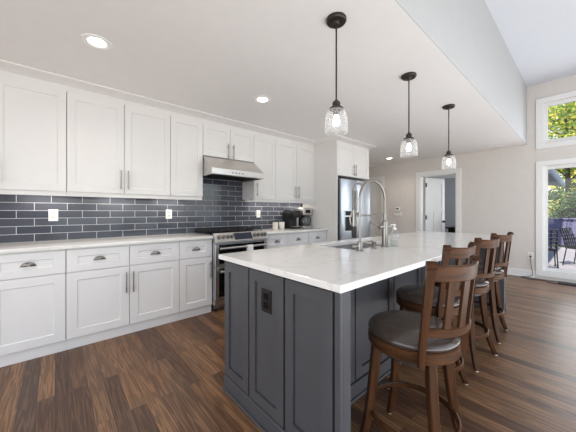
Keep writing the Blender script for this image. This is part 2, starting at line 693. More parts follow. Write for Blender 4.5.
struct('wall_far', m, M['wall'], 'greige far wall with a doorway and two windows')


def casing(m, y0, y1, z0, z1, wd=0.095, bottom=False, x=XW):
    """flat picture-frame trim around an opening, butted at the corners"""
    t = 0.02
    m.box(x - t, x, y0 - wd, y0, z0, z1, 0.003)
    m.box(x - t, x, y1, y1 + wd, z0, z1, 0.003)
    m.box(x - t, x, y0 - wd, y1 + wd, z1, z1 + wd, 0.003)
    if bottom:
        m.box(x - t, x, y0 - wd, y1 + wd, z0 - wd, z0, 0.003)
    return m


struct('trim_1', casing(MB(), D1[0], D1[1], 0, 2.05), M['trim'], 'white casing of the open doorway')
struct('trim_2', casing(MB(), D2[0], D2[1], 0, 2.05), M['trim'], 'white casing of the closed door')
m = MB()
for (a, b) in ((D1, 0), (D2, 0)):
    m.box(T0, T1, a[0], a[0] + 0.018, 0, 2.055)
    m.box(T0, T1, a[1] - 0.018, a[1], 0, 2.055)
    m.box(T0, T1, a[0] + 0.018, a[1] - 0.018, 2.037, 2.055)
struct('trim_3', m, M['trim'], 'white door jambs')


def window(name, z0, z1, label):
    y0, y1 = WY
    fr = MB()
    casing(fr, y0, y1, z0, z1, 0.09, True)
    root = fr.build(name, M['trim'])
    root['kind'] = 'structure'
    root['label'] = label
    s = MB()
    a = 0.062
    s.box(T0 + 0.03, T0 + 0.085, y0, y0 + a, z0, z1, 0.003)
    s.box(T0 + 0.03, T0 + 0.085, y1 - a, y1, z0, z1, 0.003)
    s.box(T0 + 0.03, T0 + 0.085, y0 + a, y1 - a, z0, z0 + a, 0.003)
    s.box(T0 + 0.03, T0 + 0.085, y0 + a, y1 - a, z1 - a, z1, 0.003)
    s.box(T0 + 0.001, T0 + 0.03, y0, y0 + 0.015, z0, z1).box(T0 + 0.001, T0 + 0.03, y1 - 0.015, y1, z0, z1)
    s.build('window_sash', M['trim'], root)
    MB().box(T0 + 0.055, T0 + 0.060, y0 + a, y1 - a, z0 + a, z1 - a).build('window_pane', M['pane'], root)
    return root


window('window_1', WU[0], WU[1], 'white framed window high on the far wall')
window('window_2', WL[0], WL[1], 'tall white framed window looking on the deck')

# baseboard on the far wall
m = MB()
for (a, b) in ((0.64, D1[0] - 0.096), (D1[1] + 0.096, D2[0] - 0.096), (YR, WY[0] - 0.1)):
    m.box(XW - 0.016, XW, a, b, 0, 0.135, 0.004)
    m.box(XW - 0.03, XW - 0.016, a, b, 0, 0.02, 0.004)
struct('baseboard_far', m, M['trim'])


# closed white door in the hall
def panel_door(root_name, hinge, ang, width, label, name_mat, structural=True):
    """three panel door: leaf in the plane of its hinge, local +u away from the hinge"""
    u = Vector((math.cos(ang), math.sin(ang), 0))
    n = Vector((-math.sin(ang), math.cos(ang), 0))
    c = Vector(hinge)
    t = 0.036
    mb = MB()
    H = 2.03
    z0 = 0.008
    st = 0.11
    up = Vector((0, 0, 1))
    # core plus stiles and rails on both faces, panels stay recessed
    mb.obox(c + up * z0 - n * (t / 2 - 0.008), u, up, n, width, H - z0, t - 0.016)
    for s in (1, -1):
        o = c + n * (s * (t / 2 - 0.008))
        for (a, b, z, h) in ((0, st, z0, H - z0), (width - st, st, z0, H - z0), (st, width - 2 * st, z0, 0.20), (st, width - 2 * st, H - 0.12, 0.12), (st, width - 2 * st, 1.20, 0.13)):
            mb.obox(o + u * a + up * z, u, up, n * s, b, h, 0.008)
        mb.obox(o + u * (width / 2 - 0.055) + up * (z0 + 0.20), u, up, n * s, 0.11, 1.0 - z0, 0.008)
    root = mb.build(root_name, M['trim'])
    root['label'] = label
    root['kind'] = 'structure'
    k = MB()
    for s in (1, -1):
        p = c + u * (width - 0.065) + up * 0.96 + n * (s * t / 2)
        k.cyl(p, p + n * s * 0.012, 0.03, n=20)
        k.cyl(p + n * s * 0.012, p + n * s * 0.04, 0.010, n=12)
        k.cyl(p + n * s * 0.038, p + n * s * 0.052, 0.024, 0.029, n=20)
        k.cyl(p + n * s * 0.052, p + n * s * 0.066, 0.029, 0.018, n=20)
    k.build('door_knob', M['black'], root)
    for z in (0.25, 1.02, 1.80):
        h = MB()
        p = c + up * z
        h.cyl(p - n * 0.022, p - n * 0.022 + up * 0.10, 0.010, n=12)
        h.obox(p - n * 0.024, u, up, n, 0.035, 0.10, 0.005)
        h.build('hinge', M['black'], root)
    return root


panel_door('door_1', (T1 + 0.022, D1[1] - 0.045, 0), math.radians(-16), 0.70, 'white panel door standing open into the far room', None)
panel_door('door_2', (T0 + 0.07, D2[0] + 0.02, 0), math.radians(90), 0.72, 'closed white panel door beyond the refrigerator', None)

# the room beyond the open doorway
struct('floor_bedroom', MB().box(T1, 10.0, 1.25, 4.6, -0.1, 0), M['brownfloor2'])
struct('ceiling_bedroom', MB().box(T1, 10.0, 1.25, 4.6, HC, HC + 0.1), M['ceil'])
struct('wall_bedroom', MB().box(10.0, 10.1, 1.25, 4.6, 0, HC).box(T1, 10.1, 1.15, 1.25, 0, HC).box(T1, 10.1, 4.6, 4.7, 0, HC), M['bedwall'])
struct('trim_4', MB().prism([(9.9, HC), (10.0, HC), (10.0, HC - 0.1), (9.98, HC - 0.1)], 1, 1.25, 4.6) if False else MB().prism([(10.0, HC), (9.91, HC), (9.975, HC - 0.1), (10.0, HC - 0.1)], 1, 1.25, 4.6), M['trim'], 'white crown in the far room')
t = thing('desk', (8.9, 2.0, 0), 'dark writing desk in the room beyond the open doorway', 'desk')
MB().box(8.55, 9.3, 1.55, 2.75, 0.72, 0.76, 0.004).build('desk_top', M['wood_dark'], t)
MB().box(8.60, 9.25, 1.60, 2.70, 0.60, 0.72, 0.004).build('desk_frame', M['wood_dark'], t)
for (x, y) in ((8.60, 1.60), (9.19, 1.60), (8.60, 2.64), (9.19, 2.64)):
    MB().box(x, x + 0.06, y, y + 0.06, 0, 0.60, 0.004).build('leg', M['wood_dark'], t)
t = thing('stool', (8.35, 2.30, 0), 'low pale stool before the dark writing desk', 'stool')
MB().box(8.20, 8.50, 2.1, 2.45, 0.42, 0.47, 0.012, 2).build('seat', M['cream'], t)
for (x, y) in ((8.21, 2.11), (8.45, 2.11), (8.21, 2.40), (8.45, 2.40)):
    MB().box(x, x + 0.04, y, y + 0.04, 0, 0.42, 0.003).build('leg', M['wood_dark'], t)

# backsplash tile field
m = MB()
m.box(-1.0, 3.50, YC - 0.010, YC, 0.914, 1.40)
m.box(1.413, 2.19, YC - 0.010, YC, 1.40, 1.75)
bs = m.build('backsplash', M['tile'], loc=(-0.027 , 0, 0.9125))
bs['kind'] = 'structure'
bs['label'] = 'slate blue running bond tile backsplash'

# crown moulding above all the cabinets, with its flat frieze
FY = 3.26       # upper carcass front
PY = 2.764      # refrigerator cabinet carcass front
FX0, FX1 = 3.50, 4.465


def crown_section(p, nrm):
    """profile points going out along nrm from the face point p=(x,y)"""
    prof = [(0.0, 2.335), (0.006, 2.335), (0.006, 2.392), (0.020, 2.392), (0.026, 2.398), (0.050, 2.408), (0.085, 2.420), (0.108, 2.428), (0.112, 2.439), (0.0, 2.439)]
    return [(p[0] + nrm[0] * a, p[1] + nrm[1] * a, z) for a, z in prof]


m = MB()
r = math.sqrt(0.5)
path = [((-1.0, FY), (0, -1)), ((FX0, FY), (-1, -1)), ((FX0, PY), (-1, -1)), ((FX1, PY), (1, -1)), ((FX1, YC - 0.001), (1, 0))]
m.loft([crown_section(p, n_) for p, n_ in path], smooth=False)
struct('trim_5', m, M['cab'], 'white crown moulding over the wall cabinets')


# ------------------------------------------------------------------ cabinets
def bar_pull(root, p, length, n=(0, -1, 0), axis=(0, 0, 1), name='handle', mat='nickel'):
    p, n, ax = Vector(p), Vector(n), Vector(axis)
    mb = MB()
    mb.cyl(p - ax * length / 2 + n * 0.03, p + ax * length / 2 + n * 0.03, 0.0058, n=12)
    for s in (-1, 1):
        q = p + ax * (s * length * 0.33)
        mb.cyl(q, q + n * 0.03, 0.0045, n=10)
    return mb.build(name, M[mat], root)


def cup_pull(root, p):
    """half-round bin pull, open underneath, centred on p"""
    px, py, pz = p
    mb = MB()
    a, b, d = 0.046, 0.034, 0.027
    nu, nv = 18, 8
    V, F = [], []
    for sft in (0.0, 0.003):
        for i in range(nu + 1):
            u = PI * i / nu
            for j in range(nv + 1):
                v = PI / 2 * j / nv
                V.append((px - (a - sft) * math.cos(u) * math.cos(v * 0.0 + 0) * (math.cos(v) ** 0.35 if j < nv else 0.0),
                          py - (d - sft) * math.sin(v) ** 0.9 * (0.55 + 0.45 * math.sin(u)),
                          pz - 0.012 + (b - sft) * math.sin(u) * (math.cos(v) ** 0.5 if j < nv else 0.0)))
    m1 = nv + 1
    for i in range(nu):
        for j in range(nv):
            F.append((i * m1 + j, (i + 1) * m1 + j, (i + 1) * m1 + j + 1, i * m1 + j + 1))
    o = (nu + 1) * m1
    F += [tuple(x + o for x in reversed(f)) for f in list(F)]
    mb._add(V, F, True)
    # flange against the drawer
    mb.box(px - a - 0.006, px + a + 0.006, py - 0.003, py, pz - 0.016, pz - 0.010)
    return mb.build('cup_pull', M['nickel'], root, angle=60)


G = 0.0026     # reveal between fronts
U, V_, N_ = (1, 0, 0), (0, 0, 1), (0, -1, 0)


def upper_cabinet(x0, x1, label, doors=1, z0=1.39, z1=2.335, pulls=(), fy=FY, group=None, rail=True):
    t = thing('wall_cabinet', ((x0 + x1) / 2, fy, z0), label, 'cabinet', group)
    b = MB().box(x0 + 0.002, x1 - 0.002, fy, YC - 0.0005, z0, HC - 0.004)
    b.build('carcass', M['cab'], t)
    if rail:
        MB().box(x0 + 0.0005, x1 - 0.0005, fy - 0.004, fy + 0.018, 1.350, z0, 0.002).build('light_rail', M['cab'], t)
    w = (x1 - x0) / doors
    for k in range(doors):
        a = x0 + w * k
        d = MB().shaker((a + G, fy - 0.0006, z0 + G), U, V_, N_, w - 2 * G, z1 - z0 - 2 * G, 0.020, 0.062 if z1 - z0 > 0.6 else 0.055)
        do = d.build('door', M['cab'], t)
        for (kk, px, pz, ln) in pulls:
            if kk == k:
                bar_pull(do, (px, fy - 0.0206, pz), ln)
    return t


upper_cabinet(-0.390, 0.083, 'white single door wall cabinet at the left edge of the photo', 1, pulls=((0, -0.350, 1.53, 0.20),))
upper_cabinet(0.083, 1.017, 'white two door wall cabinet over the left counter, wide tall doors', 2, pulls=((0, 0.516, 1.535, 0.20), (1, 0.584, 1.535, 0.20)))
upper_cabinet(1.017, 1.413, 'narrow white wall cabinet just left of the steel range hood', 1)
upper_cabinet(1.413, 2.190, 'short white two door cabinet directly above the steel range hood', 2, z0=1.925, pulls=((0, 1.762, 2.02, 0.20), (1, 1.842, 2.02, 0.20)), rail=False)
upper_cabinet(2.190, 2.600, 'narrow white wall cabinet just right of the steel range hood', 1, pulls=((0, 2.236, 1.53, 0.20),))
upper_cabinet(2.600, 3.500, 'white two door wall cabinet above the coffee makers', 2, pulls=((0, 3.016, 1.53, 0.20), (1, 3.086, 1.53, 0.20)))

BY = 2.985


def base_cabinet(x0, x1, label, doors=1, hand='r', pulls=True):
    t = thing('base_cabinet', ((x0 + x1) / 2, BY, 0), label, 'cabinet')
    MB().box(x0 + 0.002, x1 - 0.002, BY, YC - 0.0005, 0.098, 0.8835).build('carcass', M['cab'], t)
    MB().box(x0 + 0.0005, x1 - 0.0005, BY + 0.006, BY + 0.030, 0.002, 0.098).build('toe_board', M['cab'], t)
    w = (x1 - x0) / doors
    for k in range(doors):
        a = x0 + w * k
        d = MB().shaker((a + G, BY - 0.0006, 0.100), U, V_, N_, w - 2 * G, 0.572, 0.020, 0.072, 0.070)
        do = d.build('door', M['cab'], t)
        side = hand if doors == 1 else ('r' if k == 0 else 'l')
        px = a + w - 0.030 if side == 'r' else a + 0.030
        bar_pull(do, (px, BY - 0.0206, 0.52), 0.20, mat='pewter')
        d = MB().shaker((a + G, BY - 0.0006, 0.678), U, V_, N_, w - 2 * G, 0.192, 0.020, 0.076, 0.060)
        dr = d.build('drawer', M['cab'], t)
        cup_pull(dr, (a + w / 2, BY - 0.0126, 0.775))
    return t


base_cabinet(-0.393, 0.071, 'white base cabinet with one drawer at the left edge of the photo', 1, 'l')
base_cabinet(0.071, 1.024, 'white two door base cabinet under the left counter, two cup pulls', 2)
base_cabinet(1.024, 1.408, 'narrow white base cabinet just left of the steel range', 1, 'r')
base_cabinet(2.200, 2.619, 'narrow white base cabinet just right of the steel range', 1, 'l')
base_cabinet(2.619, 3.498, 'white two drawer base cabinet under the coffee makers', 2)

# worktops on the wall run
o = MB().box(-0.45, 1.411, 2.940, YC - 0.011, 0.884, 0.914, 0.003, 2).build('countertop', M['quartz'])
tag(o, 'white quartz countertop left of the range, long piece under three cabinets', 'countertop')
o = MB().box(2.196, 3.499, 2.940, YC - 0.011, 0.884, 0.914, 0.003, 2).build('countertop', M['quartz'])
tag(o, 'short white quartz countertop right of the range, carrying the coffee makers', 'countertop')

# ------------------------------------------------------------------ refrigerator bay
t = thing('refrigerator_surround', (3.98, PY, 0), 'tall white cabinet surround built around the steel refrigerator', 'cabinet')
MB().box(FX0, FX0 + 0.022, PY - 0.02, YC - 0.0005, 0.002, HC - 0.004, 0.0015).build('side_panel', M['cab'], t)
MB().box(FX1 - 0.022, FX1, PY - 0.02, YC - 0.0005, 0.002, HC - 0.004, 0.0015).build('side_panel', M['cab'], t)
MB().box(FX0 + 0.0225, FX1 - 0.0225, PY, YC - 0.0005, 1.815, HC - 0.004).build('carcass', M['cab'], t)
w_ = (FX1 - FX0 - 0.046) / 2
for k in range(2):
    a = FX0 + 0.023 + k * w_
    do = MB().shaker((a + G, PY - 0.0006, 1.82), U, V_, N_, w_ - 2 * G, 0.512, 0.020, 0.058).build('door', M['cab'], t)
    bar_pull(do, (a + (w_ - 0.032 if k == 0 else 0.032), PY - 0.0206, 1.935), 0.20)

t = thing('refrigerator', (3.98, 2.74, 0), 'stainless steel french door refrigerator with water dispenser', 'refrigerator')
rx0, rx1 = 3.545, 4.425
MB().box(rx0, rx1, 2.765, 3.50, 0.03, 1.765, 0.004).box(rx0 + 0.03, rx1 - 0.03, 2.80, 3.45, 0.0, 0.03).build('cabinet_body', M['black'], t)
mid = (rx0 + rx1) / 2
# left door with dispenser recess
d = MB().box(rx0 + 0.002, mid - 0.003, 2.690, 2.760, 0.62, 1.760, 0.012, 3).build('door', M['steel_v'], t)
MB().box(rx0 + 0.075, rx0 + 0.315, 2.684, 2.691, 0.86, 1.235, 0.003).build('dispenser', M['steel_v'], d)
MB().box(rx0 + 0.095, rx0 + 0.295, 2.6815, 2.6845, 0.88, 1.12, 0.001).build('dispenser_niche', M['black_glass'], d)
MB().box(rx0 + 0.10, rx0 + 0.29, 2.6815, 2.6845, 1.14, 1.215, 0.001).build('dispenser_display', M['black_glass'], d)
bar_pull(d, (mid - 0.045, 2.690, 1.15), 0.85)
d = MB().box(mid + 0.003, rx1 - 0.002, 2.690, 2.760, 0.62, 1.760, 0.012, 3).build('door', M['steel_v'], t)
bar_pull(d, (mid + 0.045, 2.690, 1.15), 0.85)
d = MB().box(rx0 + 0.002, rx1 - 0.002, 2.690, 2.760, 0.06, 0.61, 0.012, 3).build('freezer_drawer', M['steel_v'], t)
bar_pull(d, (mid, 2.690, 0.54), 0.70, axis=(1, 0, 0))

# ------------------------------------------------------------------ range hood
hx0, hx1 = 1.416, 2.187
t = thing('range_hood', (1.80, 3.3, 1.66), 'stainless steel under-cabinet range hood with sloped front', 'range hood')
prof = [(YC - 0.012, 1.922), (3.245, 1.922), (3.005, 1.745), (2.995, 1.738), (2.995, 1.668), (3.005, 1.660), (3.015, 1.660), (3.015, 1.69), (YC - 0.012, 1.69)]
m = MB()
m.prism(prof, 0, hx0, hx1)
m.box(hx0, hx0 + 0.008, 3.015, YC - 0.012, 1.660, 1.69).box(hx1 - 0.008, hx1, 3.015, YC - 0.012, 1.660, 1.69)
m.build('hood_body', M['steel'], t, angle=25)
for k in range(2):
    f = MB()
    a = hx0 + 0.02 + k * 0.37
    f.box(a, a + 0.36, 3.05, 3.50, 1.680, 1.6895)
    for j in range(14):
        f.box(a + 0.012 + j * 0.0245, a + 0.024 + j * 0.0245, 3.06, 3.49, 1.674, 1.680)
    f.build('filter', M['iron'], t)
for k in range(4):
    MB().cyl((1.70 + k * 0.05, 2.995, 1.70), (1.70 + k * 0.05, 2.989, 1.70), 0.008, n=12).build('button', M['black'], t)

# ------------------------------------------------------------------ range
gx0, gx1 = 1.4165, 2.1865
gw = gx1 - gx0
t = thing('range', (1.80, 2.95, 0), 'stainless steel double oven gas range between the white cabinets', 'range')
MB().box(gx0, gx1, 2.955, 3.55, 0.085, 0.922, 0.003).box(gx0 + 0.02, gx1 - 0.02, 3.0, 3.5, 0.012, 0.085).build('range_body', M['steel_v'], t)
for (x, y) in ((gx0 + 0.05, 3.0), (gx1 - 0.05, 3.0), (gx0 + 0.05, 3.48), (gx1 - 0.05, 3.48)):
    MB().cyl((x, y, 0), (x, y, 0.014), 0.018, n=12).build('foot', M['black'], t)
MB().box(gx0 + 0.002, gx1 - 0.002, 2.986, 3.545, 0.922, 0.935, 0.003).build('cooktop', M['black_glass'], t)
# sloped control panel
cp = MB().prism([(2.985, 0.943), (2.952, 0.943), (2.894, 0.846), (2.894, 0.824), (2.9545, 0.824), (2.9545, 0.9365), (2.985, 0.9365)], 0, gx0, gx1).build('control_panel', M['steel'], t, angle=25)
sv = Vector((0, 0.058, 0.097)).normalized()       # up the sloped face
sn_ = Vector((0, -sv.z, sv.y))                    # out of it
face0 = Vector((0, 2.894, 0.846))
MB().obox(face0 + Vector((gx0 + 0.265, 0, 0)) + sv * 0.010 + sn_ * 0.0002, (1, 0, 0), sv, sn_, gw - 0.51, 0.092, 0.003).build('display', plain('blue_black_display', srgb(34, 40, 58), 0.25), cp)
for i, fx in enumerate((0.055, 0.115, 0.175, 0.230, 0.56, 0.62, 0.68, 0.735)):
    k = MB()
    c = face0 + sv * 0.055 + Vector((gx0 + fx, 0, 0))
    k.cyl(c, c + sn_ * 0.008, 0.026, n=20)
    k.cyl(c + sn_ * 0.008, c + sn_ * 0.034, 0.020, 0.018, n=20)
    k.obox(c - sv * 0.016 + sn_ * 0.034 - Vector((0.004, 0, 0)), (1, 0, 0), sv, sn_, 0.008, 0.032, 0.005)
    k.build('knob', M['pewter'], t)
# two ovens
def oven_door(z0, z1, zh):
    d = MB().box(gx0 + 0.004, gx1 - 0.004, 2.915, 2.953, z0, z1, 0.004).build('oven_door', M['steel'], t)
    MB().box(gx0 + 0.055, gx1 - 0.055, 2.911, 2.9155, z0 + 0.03, z1 - 0.012, 0.001).build('oven_window', M['black_glass'], d)
    h = MB()
    h.cyl((gx0 + 0.05, 2.865, zh), (gx1 - 0.05, 2.865, zh), 0.014, n=16)
    for x in (gx0 + 0.075, gx1 - 0.075):
        h.box(x - 0.012, x + 0.012, 2.862, 2.912, zh - 0.011, zh + 0.011, 0.003)
    h.build('oven_handle', M['steel'], d)
oven_door(0.545, 0.815, 0.764)
oven_door(0.150, 0.535, 0.490)
MB().box(gx0 + 0.004, gx1 - 0.004, 2.925, 2.953, 0.088, 0.142, 0.003).build('bottom_trim', M['steel'], t)
# burners and grates
for (x, y, r_) in ((gx0 + 0.17, 3.14, 0.045), (gx1 - 0.17, 3.14, 0.05), (gx0 + 0.17, 3.40, 0.04), (gx1 - 0.17, 3.40, 0.035), (gx0 + gw / 2, 3.27, 0.05)):
    MB().lathe([(0, 0.0), (r_, 0.0), (r_, 0.010), (r_ * 0.75, 0.012), (r_ * 0.75, 0.02), (0, 0.022)], (x, y, 0.935), 24).build('burner', M['iron'], t)
for k in range(3):
    a = gx0 + 0.015 + k * (gw - 0.03) / 3
    b = a + (gw - 0.03) / 3 - 0.006
    g = MB()
    for x in (a, a + (b - a) / 3 - 0.003, a + 2 * (b - a) / 3 - 0.006, b - 0.011):
        g.box(x, x + 0.011, 3.01, 3.52, 0.962, 0.977, 0.002)
    for y in (3.01, 3.13, 3.26, 3.39, 3.509):
        g.box(a, b, y, y + 0.011, 0.962, 0.977, 0.002)
    for x in (a, b - 0.011):
        for y in (3.01, 3.26, 3.509):
            g.box(x, x + 0.011, y, y + 0.011, 0.935, 0.962)
    g.build('grate', M['iron'], t)

# hand towel folded over the upper oven handle
pr = []
for i in range(15):
    a = PI * i / 14
    pr.append((2.865 + 0.0185 * math.cos(a), 0.764 + 0.0185 * math.sin(a)))
outer = [(2.8835, 0.60)] + pr + [(2.8465, 0.56)]
pr2 = [(2.865 + 0.0150 * math.cos(PI * i / 14), 0.764 + 0.0150 * math.sin(PI * i / 14)) for i in range(15)]
inner = [(2.880, 0.60)] + pr2 + [(2.850, 0.56)]
o = MB().prism(outer + list(reversed(inner)), 0, 1.835, 1.915).build('hand_towel', M['towel'], loc=(1.875, 2.865, 0.56))
tag(o, 'small white towel folded over the oven handle', 'towel')

# ------------------------------------------------------------------ outlets on the tile
def outlet(loc, n, label, mat='white_plastic', name='wall_outlet', sock='cream', wdt=0.074, hgt=0.118, kind='duplex'):
    """plate centred on loc, facing n (unit axis in the floor plane)"""
    c, n = Vector(loc), Vector(n)
    u = Vector((-n.y, n.x, 0))
    up = Vector((0, 0, 1))
    t = thing(name, loc, label, 'outlet')
    MB().shaker(c - u * wdt / 2 - up * hgt / 2, u, up, n, wdt, hgt, 0.006, 0.018, 0.022, 0.0015, 0.002).build('cover_plate', M[mat], t)
    if kind == 'duplex':
        for dz in (-0.019, 0.019):
            s = MB().obox(c - u * 0.016 + up * (dz - 0.013) + n * 0.0046, u, up, n, 0.032, 0.026, 0.002).build('socket', M[sock], t)
            q = MB()
            for du in (-0.007, 0.005):
                q.obox(c + u * du + up * (dz - 0.004) + n * 0.0067, u, up, n, 0.0022, 0.009, 0.0003)
            q.build('slot', M['black'], s)
    else:
        MB().obox(c - u * 0.016 - up * 0.032 + n * 0.0046, u, up, n, 0.032, 0.064, 0.003).build('rocker', M[sock], t)
    return t


outlet((-0.012, YC - 0.0102, 1.168), (0, -1, 0), 'white outlet on the blue tile above the left counter')
outlet((1.097, YC - 0.0102, 1.172), (0, -1, 0), 'white outlet on the blue tile just left of the range')
outlet((2.492, YC - 0.0102, 1.170), (0, -1, 0), 'white switch plate on the blue tile right of the range', name='wall_switch', kind='rocker')
outlet((XW - 0.0003, 0.695, 0.405), (-1, 0, 0), 'white outlet low on the greige wall beside the tall window')

# plug and cord at the far outlet
t = thing('power_cord', (XW - 0.02, 0.695, 0.38), 'black power cord hanging from the low outlet beside the tall window', 'cord')
MB().box(XW - 0.032, XW - 0.0072, 0.680, 0.708, 0.372, 0.400, 0.004).build('plug', M['black'], t)
m = MB()
pts = [(XW - 0.030, 0.694, 0.385), (XW - 0.05, 0.694, 0.33), (XW - 0.05, 0.68, 0.20), (XW - 0.07, 0.66, 0.08), (XW - 0.06, 0.70, 0.03), (XW - 0.06, 0.78, 0.012), (XW - 0.10, 0.82, 0.008), (XW - 0.16, 0.74, 0.008), (XW - 0.18, 0.62, 0.008), (XW - 0.13, 0.5, 0.006), (XW - 0.26, 0.42, 0.006), (XW - 0.28, 0.1, 0.006), (XW - 0.26, -0.4, 0.006)]


def smooth_path(pts, sub=6):
    P = [Vector(p) for p in pts]
    out = []
    for i in range(len(P) - 1):
        p0, p1, p2, p3 = P[max(i - 1, 0)], P[i], P[i + 1], P[min(i + 2, len(P) - 1)]
        for k in range(sub):
            s = k / sub
            out.append(0.5 * ((2 * p1) + (p2 - p0) * s + (2 * p0 - 5 * p1 + 4 * p2 - p3) * s * s + (3 * p1 - p0 - 3 * p2 + p3) * s ** 3))
    out.append(P[-1])
    return out


m.tube(smooth_path(pts), 0.005, 8)
m.build('cable', M['black'], t)
# floor register
t = thing('floor_register', (6.45, 0.1, 0), 'black metal floor register under the tall window', 'register')
MB().box(6.31, 6.50, -0.05, 0.335, 0.0005, 0.012, 0.003).build('register_frame', M['iron'], t)
m = MB()
for k in range(12):
    m.box(6.33, 6.48, -0.03 + k * 0.029, -0.012 + k * 0.029, 0.012, 0.015)
m.build('grille', M['black'], t)

# thermostat and intercom plate
t = thing('thermostat', (XW, 3.20, 1.27), 'small white thermostat on the greige wall, above a flat plate', 'thermostat')
MB().box(XW - 0.022, XW - 0.0003, 3.135, 3.265, 1.235, 1.325, 0.006, 2).build('housing', M['white_plastic'], t)
MB().box(XW - 0.0235, XW - 0.022, 3.165, 3.235, 1.27, 1.305).build('screen', plain('grey_screen', srgb(92, 98, 100), 0.2), t)
t = thing('control_keypad', (XW, 3.20, 1.15), 'flat white keypad plate on the greige wall, below the thermostat', 'keypad')
MB().box(XW - 0.018, XW - 0.0003, 3.095, 3.305, 1.10, 1.205, 0.005, 2).build('housing', M['white_plastic'], t)
MB().box(XW - 0.0195, XW - 0.018, 3.115, 3.285, 1.185, 1.196).build('slot', M['pewter'], t)

# ------------------------------------------------------------------ ceiling fixtures
def downlight(x, y, label, e=13):
    t = thing('downlight', (x, y, HC), label, 'ceiling light', 'recessed ceiling lights')
    MB().lathe([(0.095, 0.0), (0.095, -0.004), (0.082, -0.008), (0.062, -0.006), (0.056, -0.002), (0.056, 0.0)], (x, y, HC - 0.0003), 40).build('trim_ring', M['white_plastic'], t)
    MB().lathe([(0.056, -0.002), (0.030, -0.0035), (0, -0.004)], (x, y, HC - 0.0003), 40).build('lens', M['can_glow'], t)
    l = lamp('downlight_lamp', 'SPOT', (x, y, HC - 0.03), e, (1.0, 0.90, 0.78), target=(x, y, 0), spot_size=math.radians(150), spot_blend=0.8, shadow_soft_size=0.06)
    return t


downlight(0.23, 2.368, 'round recessed ceiling light nearest the camera, above the left counter')
downlight(1.716, 2.372, 'round recessed ceiling light in front of the range hood')
downlight(5.80, 3.04, 'round recessed ceiling light beyond the refrigerator, near the far wall')

t = thing('ceiling_vent', (6.24, 1.14, HC), 'small white vent on the low ceiling close to the far wall', 'vent')
MB().box(6.19, 6.29, 1.05, 1.25, HC - 0.010, HC - 0.0003, 0.003).build('vent_frame', M['white_plastic'], t)
m = MB()
for k in range(5):
    m.box(6.205 + k * 0.015, 6.213 + k * 0.015, 1.065, 1.235, HC - 0.0135, HC - 0.010)
m.build('louver', M['trim'], t)


def pendant(x, y, label, zb=1.706):
    t = thing('pendant_light', (x, y, HC), label, 'pendant light', 'glass pendants over the island')
    c = MB().lathe([(0, 0), (0.064, 0), (0.064, -0.014), (0.058, -0.022), (0.022, -0.024), (0.014, -0.036), (0, -0.036)], (x, y, HC - 0.0003), 36).build('canopy', M['bronze'], t)
    k = MB()
    for s in (-1, 1):
        k.lathe([(0, 0), (0.006, 0), (0.005, -0.007), (0, -0.009)], (x + 0.036 * s * math.cos(2.5), y + 0.036 * s * math.sin(2.5), HC - 0.022), 12)
    k.build('screw', M['bronze'], c)
    zt = zb + 0.162
    MB().cyl((x, y, zt + 0.045), (x, y, HC - 0.03), 0.0055, n=10).build('rod', M['bronze'], t)
    MB().lathe([(0, 0.052), (0.010, 0.052), (0.012, 0.044), (0.022, 0.040), (0.026, 0.030), (0.024, 0.024), (0.026, 0.008), (0.042, 0.002), (0.047, -0.004), (0.047, -0.010), (0.020, -0.012), (0.020, -0.045), (0, -0.045)], (x, y, zt), 32).build('socket_cap', M['bronze'], t)
    pr = [(0.036, 0.178), (0.049, 0.170), (0.059, 0.154), (0.066, 0.130), (0.0705, 0.095), (0.0730, 0.055), (0.0740, 0.049), (0.0730, 0.043), (0.0725, 0.0)]
    pr = [(r_, z * 0.885) for r_, z in pr]
    inn = [(r_ - 0.0025, z) for r_, z in reversed(pr)]
    MB().lathe(pr + inn, (x, y, zb), 96, closed=True, ribs=16, rib=0.004).build('glass_shade', M['shade'], t, angle=60)
    MB().lathe([(0, 0.120), (0.013, 0.119), (0.014, 0.106), (0.020, 0.092), (0.024, 0.075), (0.021, 0.058), (0.012, 0.047), (0, 0.045)], (x, y, zb), 24).build('bulb', M['bulb'], t)
    return t


pendant(1.357, 1.070, 'bronze and glass pendant nearest the camera, first of the row over the island')
pendant(2.410, 1.075, 'bronze and glass pendant in the middle of the row over the island')
pendant(3.458, 1.078, 'bronze and glass pendant farthest from the camera over the island')

# under-cabinet strips wash the tile
for (a, b) in ((-0.35, 1.38), (2.25, 3.45)):
    for k in range(3):
        x = a + (b - a) * (k + 0.5) / 3
        lamp('undercabinet_lamp', 'AREA', (x, 3.46, 1.383), 0.75, (1.0, 0.93, 0.84), target=(x, 3.52, 0.9), shape='RECTANGLE', size=0.30, size_y=0.04)

# ------------------------------------------------------------------ island
ix0, ix1 = 0.831, 4.145
iy0, iy1 = 0.634, 1.655
t = thing('kitchen_island', (2.49, 1.2, 0), 'charcoal painted kitchen island under the large white worktop', 'island')
cx0, cx1 = 0.888, 4.085
MB().box(cx0 + 0.05, cx1 - 0.05, 1.015, 1.60, 0.0, 0.8835).build('island_body', M['island'], t)
for (a, b) in ((cx0, cx0 + 0.05), (cx1 - 0.05, cx1)):
    MB().box(a, b, 0.662, 1.632, 0.0, 0.8835, 0.002).build('end_wall', M['island'], t)


def island_panel(c, u, n, w, z0=0.105, z1=0.866, st=0.058, name='end_panel'):
    return MB().shaker(c + Vector((0, 0, z0)), u, (0, 0, 1), n, w, z1 - z0, 0.022, st, 0.062, 0.010, 0.002, 0.005).build(name, M['island'], t)


